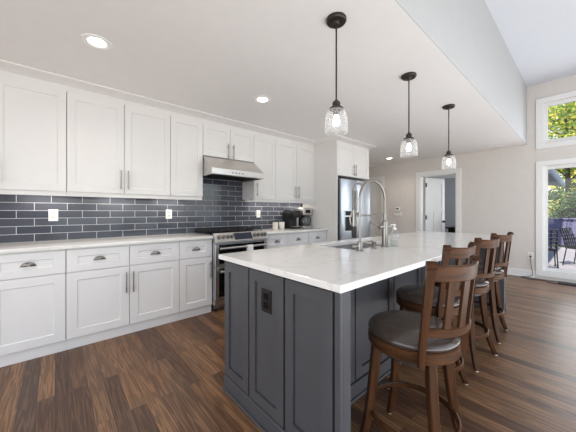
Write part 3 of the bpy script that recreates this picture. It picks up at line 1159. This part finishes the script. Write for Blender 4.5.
bk = MB().box(cx0 - 0.0016, cx0 - 0.0002, 0.690, 1.628, 0.095, 0.880)
bk.build('shadow_gap', M['dark_gap'], t)
pan = []
for (a, b) in ((1.343, 1.633), (1.019, 1.329), (0.704, 1.004)):
    pan.append(island_panel(Vector((cx0 - 0.0018, b, 0)), (0, -1, 0), (-1, 0, 0), b - a))
MB().box(cx0 - 0.0225, cx0 - 0.0002, 0.662, 0.692, 0.0, 0.8835, 0.0015).build('corner_post', M['island'], t)
for (a, b) in ((0.70, 1.01), (1.02, 1.32), (1.33, 1.63)):
    island_panel(Vector((cx1 + 0.0005, a, 0)), (0, 1, 0), (1, 0, 0), b - a)
# seat side panels
nb = 6
L = (cx1 - 0.05) - (cx0 + 0.05)
for k in range(nb):
    a = cx0 + 0.05 + L * k / nb
    island_panel(Vector((a + 0.006, 1.0145, 0)), (1, 0, 0), (0, -1, 0), L / nb - 0.012, z0=0.11, name='seat_side_panel', st=0.07)
# working side fronts
for k in range(nb):
    a = cx0 + 0.05 + L * k / nb
    d = island_panel(Vector((a + L / nb - 0.003, 1.6005, 0)), (-1, 0, 0), (0, 1, 0), L / nb - 0.006, name='door')
    bar_pull(d, (a + (0.05 if k % 2 else L / nb - 0.05), 1.6225, 0.70), 0.16, n=(0, 1, 0))
# base moulding
m = MB()
for (a, b, c_, d_) in ((cx0 - 0.028, cx0 - 0.0004, 0.655, 1.638), (cx1 + 0.0004, cx1 + 0.028, 0.655, 1.638), (cx0 + 0.051, cx1 - 0.051, 0.986, 1.0144)):
    m.box(a, b, c_, d_, 0.0, 0.098, 0.004)
for (a, b, c_, d_) in ((cx0 - 0.042, cx0 - 0.028, 0.655, 1.645), (cx0 + 0.051, cx1 - 0.051, 0.972, 0.986)):
    m.box(a, b, c_, d_, 0.0, 0.018, 0.005, 2)
m.build('base_moulding', M['island'], t)
# black outlet let into the middle end panel
c = Vector((cx0 - 0.0143, 1.168, 0.712))
om = MB().obox(c + Vector((0, 0.043, -0.062)), (0, -1, 0), (0, 0, 1), (-1, 0, 0), 0.086, 0.124, 0.006).build('outlet_plate', M['black'], t, label='black outlet plate')
for dz in (-0.024, 0.024):
    MB().obox(c + Vector((-0.0062, 0.019, dz - 0.017)), (0, -1, 0), (0, 0, 1), (-1, 0, 0), 0.038, 0.034, 0.002).build('socket', M['black_glass'], om)

# worktop with sink cutout
sx0, sx1, sy0, sy1 = 1.69, 2.36, 1.165, 1.545
m = MB()
zt, zb = 0.914, 0.884
e = 0.003
O = lambda d: [(ix0 + d, iy0 + d), (ix1 - d, iy0 + d), (ix1 - d, iy1 - d), (ix0 + d, iy1 - d)]
I = lambda d: [(sx0 - d, sy0 - d), (sx1 + d, sy0 - d), (sx1 + d, sy1 + d), (sx0 - d, sy1 + d)]
rings = [[(x, y, zt) for x, y in I(e)], [(x, y, zt) for x, y in O(e)], [(x, y, zt - e) for x, y in O(0)], [(x, y, zb) for x, y in O(0)], [(x, y, zb) for x, y in I(0)], [(x, y, zt - e) for x, y in I(0)]]
m.loft(rings, cap=False, smooth=False, closed=True)
o = m.build('island_countertop', M['quartz'])
tag(o, 'large white quartz worktop of the island with a sink cut into it', 'countertop')

t = thing('sink', (2.02, 1.36, 0.88), 'rectangular stainless steel sink set in the island worktop', 'sink')
m = MB()
def rr(x0, x1, y0, y1, z, r_=0.03, k=4):
    out = []
    for (cx, cy, s) in ((x1 - r_, y1 - r_, 0), (x0 + r_, y1 - r_, 1), (x0 + r_, y0 + r_, 2), (x1 - r_, y0 + r_, 3)):
        for i in range(k + 1):
            a = PI / 2 * (s + i / k)
            out.append((cx + r_ * math.cos(a), cy + r_ * math.sin(a), z))
    return out
g = 0.004
m.loft([rr(sx0 - 0.012, sx1 + 0.012, sy0 - 0.012, sy1 + 0.012, 0.8815), rr(sx0 + g, sx1 - g, sy0 + g, sy1 - g, 0.8815), rr(sx0 + g, sx1 - g, sy0 + g, sy1 - g, 0.70), rr(sx0 + 0.02, sx1 - 0.02, sy0 + 0.02, sy1 - 0.02, 0.685)], cap=False)
vs = [v for v in m.bm.verts if abs(v.co.z - 0.685) < 1e-5]
m.bm.faces.new(vs)
m.build('basin', M['sink'], t)
MB().lathe([(0, 0.004), (0.03, 0.004), (0.044, 0.006), (0.048, 0.0), (0, 0.0)], (2.02, 1.36, 0.6855), 28).build('drain', M['nickel'], t)

# ------------------------------------------------------------------ spring faucet
FYc = 1.105
A = Vector((1.675, FYc, 0.914))       # left standpipe
B = Vector((2.035, FYc, 0.914))       # thick column
t = thing('faucet', (2.06, FYc, 0.914), 'tall brushed nickel spring faucet arching beside the island sink', 'faucet')
MB().lathe([(0, 0), (0.034, 0), (0.034, 0.006), (0.024, 0.012), (0.024, 0.20), (0.020, 0.215), (0.014, 0.222), (0.012, 0.25), (0, 0.25)], tuple(B), 28).build('column', M['nickel'], t)
# arching pipe: up from the column, over and down to the left standpipe
zc = 1.310
rad = (B.x - A.x) / 2
pts = [(B.x, FYc, 1.15), (B.x, FYc, 1.25)]
for i in range(0, 25):
    a = PI * i / 24
    pts.append(((A.x + B.x) / 2 + rad * math.cos(a), FYc, zc - 0.02 + 0.155 * math.sin(a)))
pts += [(A.x, FYc, 1.25), (A.x, FYc, 0.98)]
MB().tube(pts, 0.0095, 14).build('arch_pipe', M['nickel'], t)
s = MB().lathe([(0, 0), (0.026, 0), (0.026, 0.006), (0.019, 0.010), (0.019, 0.060), (0.013, 0.072), (0, 0.072)], tuple(A), 24).build('standpipe_base', M['nickel'], t)
m = MB()
m.cyl(A + Vector((0, 0, 0.035)), A + Vector((-0.045, 0.015, 0.035)), 0.011, n=14)
m.cyl(A + Vector((-0.045, 0.015, 0.035)), A + Vector((-0.075, 0.025, 0.035)), 0.019, n=18)
m.build('valve_knob', M['nickel'], s)
m = MB()
m.tube([A + Vector((0.015, 0, 0.05)), A + Vector((0.06, -0.005, 0.056)), A + Vector((0.10, -0.01, 0.046))], [0.006, 0.005, 0.004], 10)
m.build('valve_lever', M['nickel'], s)
MB().cyl((A.x, FYc, 1.175), (B.x, FYc, 1.175), 0.0065, n=12).lathe([(0.010, -0.012), (0.016, -0.012), (0.016, 0.012), (0.010, 0.012)], (A.x, FYc, 1.175), 20, closed=True).lathe([(0.010, -0.012), (0.016, -0.012), (0.016, 0.012), (0.010, 0.012)], (B.x, FYc, 1.175), 20, closed=True).build('bridge_bar', M['nickel'], t)
# side lever on the column
m = MB()
m.cyl(B + Vector((0, 0.0, 0.165)), B + Vector((-0.055, 0.02, 0.165)), 0.017, n=18)
m.cyl(B + Vector((0, 0.0, 0.165)), B + Vector((0.05, -0.02, 0.168)), 0.014, n=18)
m.tube([B + Vector((-0.045, 0.017, 0.168)), B + Vector((-0.09, 0.045, 0.19)), B + Vector((-0.125, 0.065, 0.210))], [0.008, 0.0065, 0.006], 10)
m.build('lever', M['nickel'], t)
# spring hose hanging over the sink, spray head in its clip
hx, hy = A.x - 0.004, FYc + 0.048
pts = []
ztop, zlow = 1.36, 1.215
turns = 17
for i in range(turns * 12 + 1):
    a = 2 * PI * i / 12
    z = ztop - (ztop - zlow) * i / (turns * 12)
    pts.append((hx + 0.0125 * math.cos(a), hy + 0.0125 * math.sin(a), z))
m = MB().tube(pts, 0.0030, 6)
m.cyl((hx, hy, zlow), (hx, hy, ztop + 0.01), 0.008, n=12)
m.build('spring_hose', M['nickel'], t)
MB().tube(smooth_path([(hx, hy, ztop), (hx + 0.008, hy - 0.006, ztop + 0.035), (A.x + 0.022, FYc + 0.02, ztop + 0.052), (A.x + 0.045, FYc, 1.392)], 5), 0.008, 12).build('hose_neck', M['nickel'], t)
sp = MB().lathe([(0, 0.0), (0.013, 0.0), (0.016, -0.02), (0.016, -0.09), (0.020, -0.105), (0.020, -0.125), (0, -0.125)], (hx, hy, zlow + 0.004), 24).build('spray_head', M['nickel'], t)
MB().lathe([(0, 0), (0.0175, 0), (0.018, -0.07), (0.015, -0.085), (0, -0.085)], (hx, hy, zlow - 0.121), 24).build('spray_nozzle', M['black'], sp)
MB().tube([(hx - 0.016, hy + 0.006, zlow - 0.01), (hx - 0.034, hy + 0.012, zlow - 0.06), (hx - 0.026, hy + 0.01, zlow - 0.11)], 0.005, 8).build('trigger', M['nickel'], sp)
MB().cyl((A.x, FYc, 1.19), (hx, hy, 1.19), 0.006, n=10).lathe([(0.0165, -0.01), (0.021, -0.01), (0.021, 0.01), (0.0165, 0.01)], (hx, hy, 1.19), 20, closed=True).build('hose_clip', M['nickel'], t)

t = thing('soap_pump', (1.86, 1.10, 0.914), 'short nickel soap pump between the faucet columns', 'soap pump')
MB().lathe([(0, 0), (0.022, 0), (0.022, 0.005), (0.016, 0.008), (0.016, 0.042), (0.018, 0.045), (0.018, 0.056), (0, 0.058)], (1.86, 1.10, 0.914), 24).build('pump_body', M['nickel'], t)
MB().tube([(1.86, 1.10, 0.966), (1.86, 1.12, 0.975), (1.86, 1.155, 0.968)], [0.006, 0.0055, 0.005], 10).build('spout', M['nickel'], t)

bx, by = 2.135, 1.075
t = thing('soap_bottle', (bx, by, 0.914), 'clear bottle of hand soap with white pump beside the faucet', 'bottle')
MB().lathe([(0, 0), (0.029, 0), (0.033, 0.006), (0.033, 0.100), (0.029, 0.114), (0.018, 0.124), (0.014, 0.138), (0, 0.138)], (bx, by, 0.9143), 28).build('bottle_body', M['bottle'], t)
MB().lathe([(0, 0), (0.028, 0), (0.029, 0.05), (0, 0.05)], (bx, by, 0.9185), 28).build('soap', thin_glass('liquid_soap', (0.93, 0.95, 0.94, 1), 0.05, 0.15), t)
MB().lathe([(0, 0.138), (0.017, 0.138), (0.017, 0.154), (0.006, 0.156), (0.006, 0.172), (0.012, 0.174), (0.012, 0.184), (0, 0.186)], (bx, by, 0.9143), 20).tube([(bx, by, 1.093), (bx - 0.035, by + 0.012, 1.092), (bx - 0.043, by + 0.015, 1.084)], 0.0045, 8).build('pump_top', M['white_plastic'], t)

# ------------------------------------------------------------------ counter stools
BACK = math.radians(-90)
SPAN = math.radians(43)
RIN, ROUT = 0.206, 0.230
LEAN = lambda z: 0.045 * max(0.0, (z - 0.60)) / 0.40


def upright(a, half_w, z0, z1, rin, rout, n=10, taper=1.0):
    """a stave of the backrest at angle a; the whole back leans towards -y"""
    secs = []
    c = Vector((math.cos(a), math.sin(a), 0))
    u = Vector((-math.sin(a), math.cos(a), 0))
    for i in range(n + 1):
        z = z0 + (z1 - z0) * i / n
        o = Vector((0, -LEAN(z), 0))
        hw = half_w * (taper + (1 - taper) * i / n)
        p = [c * rin - u * hw, c * rin + u * hw, c * rout + u * hw, c * rout - u * hw]
        secs.append([((q + o).x, (q + o).y, z) for q in p])
    return MB().loft(secs, smooth=False)


def back_band(z0, z1, rin, rout, ends, dip=0.0, n=24):
    """curved rail of the backrest between the two posts"""
    secs = []
    for i in range(n + 1):
        f = -1 + 2 * i / n
        a = BACK + f * ends
        ca, sa = math.cos(a), math.sin(a)
        zt = z1 - dip * (1 - f * f)
        e_ = 0.004
        loop = []
        for (r_, z) in ((rin, z0 + e_), (rin + e_, z0), (rout - e_, z0), (rout, z0 + e_), (rout, zt - e_), (rout - e_, zt), (rin + e_, zt), (rin, zt - e_)):
            loop.append((r_ * ca, r_ * sa - LEAN(z), z))
        secs.append(loop)
    return MB().loft(secs)


def make_stool(label):
    t = thing('counter_stool', (0, 0, 0), label, 'stool', 'swivel counter stools along the island')
    MB().lathe([(0, 0.668), (0.10, 0.666), (0.155, 0.659), (0.190, 0.645), (0.204, 0.630), (0.205, 0.618), (0.198, 0.609), (0, 0.609)], n=48).build('seat', M['leather'], t, angle=60)
    m = MB().lathe([(0.170, 0.608), (0.199, 0.608), (0.204, 0.603), (0.204, 0.562), (0.200, 0.557), (0.170, 0.557)], n=56, closed=True)
    m.build('seat_frame', M['wood_h'], t)
    MB().lathe([(0, 0.600), (0.16, 0.600), (0.16, 0.590), (0.10, 0.585), (0.10, 0.530), (0, 0.530)], n=32).build('swivel', M['iron'], t)
    MB().lathe([(0.10, 0.5565), (0.160, 0.5565), (0.160, 0.528), (0.10, 0.528)], n=40, closed=True).build('base_ring', M['iron'], t)
    for k in range(4):
        a = math.radians(45 + 90 * k + 18)
        c = Vector((math.cos(a), math.sin(a), 0))
        u = Vector((-math.sin(a), math.cos(a), 0))
        secs = []
        for (z, r_, hw, hd) in ((0.553, 0.172, 0.019, 0.021), (0.44, 0.182, 0.019, 0.021), (0.34, 0.194, 0.018, 0.020), (0.24, 0.208, 0.018, 0.018), (0.15, 0.225, 0.017, 0.017), (0.07, 0.249, 0.016, 0.016), (0.008, 0.276, 0.015, 0.015)):
            ctr = c * r_
            loop = []
            ch = 0.004
            for (du, dc) in ((-hw + ch, -hd), (hw - ch, -hd), (hw, -hd + ch), (hw, hd - ch), (hw - ch, hd), (-hw + ch, hd), (-hw, hd - ch), (-hw, -hd + ch)):
                p = ctr + u * du + c * dc
                loop.append((p.x, p.y, z))
            secs.append(loop)
        leg = MB().loft(secs).build('leg', M['wood'], t)
        p = c * 0.278
        MB().cyl((p.x, p.y, 0.0), (p.x, p.y, 0.008), 0.012, n=12).build('foot_glide', M['rubber'], leg)
    fr = MB().lathe([(0.192, 0.235), (0.200, 0.238), (0.206, 0.235), (0.206, 0.213), (0.200, 0.210), (0.192, 0.213)], n=56, closed=True).build('footrest_ring', M['wood_h'], t)
    m = MB()
    for k in range(9):
        a0 = math.radians(90 + (-40 + 80 * k / 9))
        a1 = math.radians(90 + (-40 + 80 * (k + 1) / 9))
        V = []
        for a in (a0, a1):
            for (r_, z) in ((0.188, 0.2395), (0.2095, 0.2395), (0.2095, 0.2375), (0.188, 0.2375)):
                V.append((r_ * math.cos(a), r_ * math.sin(a), z))
        m._add(V, [(0, 1, 5, 4), (1, 2, 6, 5), (2, 3, 7, 6), (3, 0, 4, 7)])
    m.build('foot_plate', M['pewter'], fr)
    for s in (-1, 1):
        a = BACK + s * SPAN
        po = upright(a, 0.0165, 0.556, 0.985, 0.2045, 0.236, 12, 0.68).build('back_post', M['wood'], t, angle=25)
        c = Vector((math.cos(a), math.sin(a), 0))
        u = Vector((-math.sin(a), math.cos(a), 0))
        q = c * 0.226 + Vector((0, -LEAN(0.985), 0.987))
        MB().cyl(q - u * 0.0175, q + u * 0.0175, 0.0185, n=20).build('scroll', M['wood'], po)
    e2 = 0.012 / 0.22
    back_band(0.922, 0.992, RIN + 0.002, RIN + 0.024, SPAN - e2, 0.006).build('top_rail', M['wood_h'], t)
    back_band(0.690, 0.726, RIN + 0.002, RIN + 0.024, SPAN - e2, 0.0).build('lower_rail', M['wood_h'], t)
    for da in (-20, 0, 20):
        upright(BACK + math.radians(da), 0.019 if da == 0 else 0.015, 0.720, 0.928, RIN + 0.007, RIN + 0.019).build('slat', M['wood'], t)
    return t


def copy_thing(root):
    c = root.copy()
    col.objects.link(c)
    def rec(src, dst):
        for ch in src.children:
            n_ = ch.copy()
            col.objects.link(n_)
            n_.parent = dst
            rec(ch, n_)
    rec(root, c)
    return c


spots = [(1.318, 0.575, -14, 'brown wooden counter stool nearest the camera, pulled out from the island'),
         (1.930, 0.730, -10, 'brown wooden counter stool second from the camera, half hidden by the first'),
         (2.600, 0.730, -10, 'brown wooden counter stool third from the camera along the island'),
         (3.240, 0.740, -14, 'brown wooden counter stool farthest from the camera, at the island end')]
turn = (0, 0, -14, -2)       # the swivel bases stand turned a little differently
proto = make_stool(spots[0][3])
for i, (x, y, a, lb) in enumerate(spots):
    s = proto if i == 0 else copy_thing(proto)
    s.location = (x, y, 0)
    s.rotation_euler = (0, 0, math.radians(a))
    s['label'] = lb
    for ch in s.children:
        if ch.name.split('.')[0] == 'leg':
            ch.rotation_euler.z = math.radians(turn[i])

# ------------------------------------------------------------------ on the right-hand counter
CZ = 0.9143
for (x, y, lb) in ((2.72, 3.40, 'cream mug on the right counter, nearer the range'), (2.86, 3.40, 'cream mug on the right counter, against the black pod brewer')):
    t = thing('mug', (x, y, CZ), lb, 'mug', 'mugs beside the coffee makers')
    MB().lathe([(0, 0), (0.040, 0), (0.044, 0.004), (0.046, 0.118), (0.042, 0.118), (0.040, 0.010), (0, 0.010)], (x, y, CZ), 28).build('mug_body', M['cream'], t)
    MB().tube([(x - 0.043 + 0.0, y - 0.01, CZ + 0.095), (x - 0.066, y - 0.02, CZ + 0.088), (x - 0.070, y - 0.022, CZ + 0.06), (x - 0.062, y - 0.02, CZ + 0.034), (x - 0.043, y - 0.01, CZ + 0.026)], 0.0055, 8).build('mug_handle', M['cream'], t)
t = thing('pod_coffee_brewer', (3.07, 3.40, CZ), 'black pod coffee brewer on the right counter, left of the drip coffee maker', 'coffee maker')
m = MB()
m.prism([(2.985, CZ), (3.155, CZ), (3.155, CZ + 0.29), (3.11, CZ + 0.315), (3.03, CZ + 0.315), (2.985, CZ + 0.27)], 1, 3.36, 3.53)
m.box(2.99, 3.15, 3.24, 3.36, CZ, CZ + 0.035, 0.006, 2)
m.build('brewer_body', M['black'], t)
MB().box(2.99, 3.15, 3.23, 3.36, CZ + 0.19, CZ + 0.31, 0.018, 3).build('brew_head', M['black'], t)
MB().box(3.005, 3.135, 3.245, 3.345, CZ + 0.0352, CZ + 0.041, 0.002).build('drip_tray', M['steel'], t)
MB().box(3.1555, 3.185, 3.33, 3.52, CZ, CZ + 0.285, 0.008, 2).build('water_tank', M['steel'], t)

t = thing('drip_coffee_maker', (3.36, 3.42, CZ), 'steel drip coffee maker with glass carafe beside the refrigerator panel', 'coffee maker')
MB().box(3.245, 3.475, 3.27, 3.53, CZ, CZ + 0.035, 0.008, 2).build('base', M['steel'], t)
MB().box(3.245, 3.475, 3.45, 3.53, CZ + 0.035, CZ + 0.23, 0.006, 2).build('water_tank', M['black'], t)
hd = MB().box(3.245, 3.475, 3.28, 3.53, CZ + 0.23, CZ + 0.36, 0.014, 3).build('brew_head', M['steel'], t)
MB().box(3.30, 3.42, 3.2765, 3.2805, CZ + 0.265, CZ + 0.325, 0.001).build('display', M['black_glass'], hd)
MB().lathe([(0, 0), (0.062, 0), (0.074, 0.02), (0.078, 0.07), (0.070, 0.115), (0.050, 0.145), (0.054, 0.16), (0.050, 0.16), (0.046, 0.145), (0.066, 0.112), (0.073, 0.07), (0.069, 0.022), (0, 0.006)], (3.36, 3.365, CZ + 0.0355), 32).build('carafe', M['bottle'], t)
MB().lathe([(0, 0), (0.066, 0), (0.0715, 0.02), (0.074, 0.07), (0, 0.072)], (3.36, 3.365, CZ + 0.0425), 32).build('coffee', plain('black_coffee', srgb(24, 14, 9), 0.1), t)
MB().lathe([(0, 0.182), (0.04, 0.180), (0.056, 0.172), (0.056, 0.160), (0, 0.160)], (3.36, 3.365, CZ + 0.0355), 28).build('carafe_lid', M['black'], t)
MB().tube([(3.36 + 0.04, 3.365 - 0.035, CZ + 0.198), (3.36 + 0.075, 3.365 - 0.06, CZ + 0.19), (3.36 + 0.085, 3.365 - 0.07, CZ + 0.14), (3.36 + 0.078, 3.365 - 0.062, CZ + 0.08), (3.36 + 0.055, 3.365 - 0.045, CZ + 0.065)], 0.008, 8).build('carafe_handle', M['black'], t)

# ------------------------------------------------------------------ outside: deck, railing, patio set, trees
m = MB()
for k in range(52):
    m.box(T1 + 0.03 + k * 0.145, T1 + 0.03 + k * 0.145 + 0.138, -4.5, 1.05, -0.14, -0.11)
struct('floor_deck', m, M['deckwood'], 'grey board deck outside the tall window')
struct('ground', MB().box(T1, 60, -40, 40, -0.9, -0.8), M['lawn'])
t = thing('deck_railing', (14.0, -1, -0.11), 'lilac grey board railing along the deck outside', 'railing')
m = MB()
y = -4.5
while y < 1.03:
    m.box(14.0, 14.022, y, min(y + 0.140, 1.04), -0.02, 0.93)
    y += 0.148
m.build('board_panel', M['lilac'], t)
MB().box(13.95, 14.09, -4.5, 1.04, 0.93, 0.975, 0.006).build('top_rail', M['lilac'], t)
for y in (-4.4, -2.6, -0.8, 0.94):
    MB().box(14.023, 14.11, y, y + 0.09, -0.11, 0.93).build('post', M['lilac'], t)


def patio_chair(cx, cy, rz, label):
    """wrought iron armchair with a lattice back"""
    t = thing('patio_chair', (0, 0, 0), label, 'chair', 'iron patio chairs on the deck')
    f = MB()
    for k in range(7):
        x = -0.24 + 0.08 * k
        f.box(x - 0.006, x + 0.006, -0.25, 0.25, 0.42, 0.428)
        f.box(-0.25, 0.25, x - 0.006, x + 0.006, 0.421, 0.429)
    f.build('seat', M['iron'], t)
    b = MB()
    for k in range(6):
        x = -0.24 + 0.096 * k
        b.tube([(x, -0.25, 0.43), (x, -0.30, 0.70), (x, -0.36, 0.90)], 0.014, 6)
    for k in range(6):
        s = k / 5
        z = 0.46 + 0.44 * s
        yy = -0.255 - 0.105 * s
        b.cyl((-0.25, yy, z), (0.25, yy, z), 0.014, n=6)
    b.build('backrest', M['iron'], t)
    for s in (-1, 1):
        MB().tube(smooth_path([(0.26 * s, -0.29, 0.66), (0.28 * s, 0.0, 0.68), (0.28 * s, 0.22, 0.66), (0.27 * s, 0.25, 0.55), (0.26 * s, 0.24, 0.43)]), 0.012, 8).build('arm', M['iron'], t)
        MB().tube([(0.24 * s, 0.24, 0.425), (0.26 * s, 0.27, 0.0)], 0.012, 8).build('leg', M['iron'], t)
        MB().tube([(0.24 * s, -0.24, 0.425), (0.26 * s, -0.30, 0.0)], 0.012, 8).build('leg', M['iron'], t)
    t.location = (cx, cy, -0.11)
    t.rotation_euler = (0, 0, rz)
    return t


patio_chair(8.75, 0.74, math.radians(-82), 'left-hand black iron patio chair on the deck, cut off by the window frame')
patio_chair(9.5, 0.04, math.radians(160), 'right-hand black iron patio chair on the deck, whole lattice back showing')
t = thing('patio_table', (10.6, -0.75, -0.11), 'black iron patio table with glass top on the deck outside', 'table')
MB().lathe([(0, 0.395), (0.40, 0.395), (0.40, 0.405), (0, 0.405)], (10.6, -0.75, -0.11), 40).build('table_top', M['pane'], t)
MB().lathe([(0.385, 0.375), (0.41, 0.375), (0.41, 0.394), (0.385, 0.394)], (10.6, -0.75, -0.11), 40, closed=True).build('rim', M['iron'], t)
for k in range(4):
    a = PI / 2 * k + 0.4
    MB().tube(smooth_path([(10.6 + 0.39 * math.cos(a), -0.75 + 0.39 * math.sin(a), 0.27), (10.6 + 0.2 * math.cos(a), -0.75 + 0.2 * math.sin(a), 0.1), (10.6 + 0.36 * math.cos(a), -0.75 + 0.36 * math.sin(a), -0.11)]), 0.012, 8).build('leg', M['iron'], t)

# the wing of the house whose eave shows in the tall window
t = thing('house_wing', (11.0, 1.1, -0.8), 'grey roof eave of the house wing beyond the tall window', 'house')
MB().box(T1 + 0.02, 13.8, 1.08, 1.14, -0.8, 2.30).build('wing_wall', M['siding'], t)
MB().prism([(0.62, 2.12), (0.62, 2.26), (1.14, 2.62), (1.14, 2.30), (1.0, 2.20)], 0, T1 + 0.03, 13.8).build('roof', M['roof'], t)
MB().prism([(0.55, 2.17), (0.55, 2.27), (0.619, 2.27), (0.619, 2.13), (0.58, 2.13)], 0, T1 + 0.03, 13.8).build('gutter', M['siding'], t)


def leaf_tree(x, y, h, r, n, mat, label, z0=-0.8, low=0.25, size=0.16, seed=1, name='tree', cat='tree', group='trees beyond the deck'):
    rnd = random.Random(seed)
    t = thing(name, (x, y, z0), label, cat, group)
    m = MB()
    m.tube(smooth_path([(x, y, z0), (x + 0.05, y - 0.03, z0 + h * 0.4), (x - 0.04, y + 0.05, z0 + h * 0.92)], 5), [0.16 * h / 7 * (1 - 0.075 * i) for i in range(11)], 8)
    cl = []
    for k in range(9):
        a = rnd.uniform(0, 2 * PI)
        zz = z0 + h * rnd.uniform(low + 0.05, 0.85)
        rr_ = r * rnd.uniform(0.4, 0.8)
        tip = Vector((x + rr_ * math.cos(a), y + rr_ * math.sin(a), zz + 0.3))
        m.tube([(x, y, zz - h * 0.10), tip], [0.045, 0.015], 6)
        cl.append(tip)
    m.build('trunk', M['bark'], t)
    f = MB()
    cents = cl + [Vector((x + rnd.gauss(0, r * 0.45), y + rnd.gauss(0, r * 0.45), z0 + h * rnd.uniform(low, 1.0))) for _ in range(26)]
    for i in range(n):
        c = rnd.choice(cents)
        p = c + Vector((rnd.gauss(0, r * 0.22), rnd.gauss(0, r * 0.22), rnd.gauss(0, h * 0.055)))
        d = Vector((rnd.gauss(0, 1), rnd.gauss(0, 1), rnd.gauss(0, 0.6))).normalized()
        q = d.orthogonal().normalized()
        s = size * rnd.uniform(0.6, 1.3)
        f._add([p - d * s, p + q * s * 0.45 + Vector((0, 0, 0.02)), p + d * s, p - q * s * 0.45 + Vector((0, 0, 0.02))], [(0, 1, 2, 3)])
    f.build('crown', M[mat], t, label=None)
    return t


leaf_tree(19.5, 0.7, 7.6, 1.7, 2600, 'leaf_a', 'green and gold leafy tree behind the railing, filling both windows', seed=3, size=0.15)
leaf_tree(25.5, 3.6, 10.5, 2.3, 2400, 'leaf_c', 'tall yellow green tree farther back, behind the eave of the house wing', seed=5, size=0.2)
leaf_tree(24.5, -4.6, 9.5, 2.1, 2200, 'leaf_c', 'yellowing tree farther back at the right edge of the tall window', seed=8, size=0.2)
leaf_tree(34.0, 0.9, 13.0, 3.4, 2600, 'leaf_a', 'mottled green tree farthest beyond the deck', seed=11, size=0.3, low=0.12)
for i, (x, y, lb) in enumerate(((15.6, 0.45, 'dark green shrub rising behind the railing at the left of the tall window'), (15.8, -2.6, 'dark green shrub rising behind the railing at the right of the tall window'))):
    leaf_tree(x, y, 3.0, 0.7, 1900, 'leaf_b', lb, low=0.1, size=0.10, seed=20 + i, name='shrub', cat='shrub', group='shrubs behind the railing')

for o in bpy.data.objects:
    if '_w' in o:
        del o['_w']
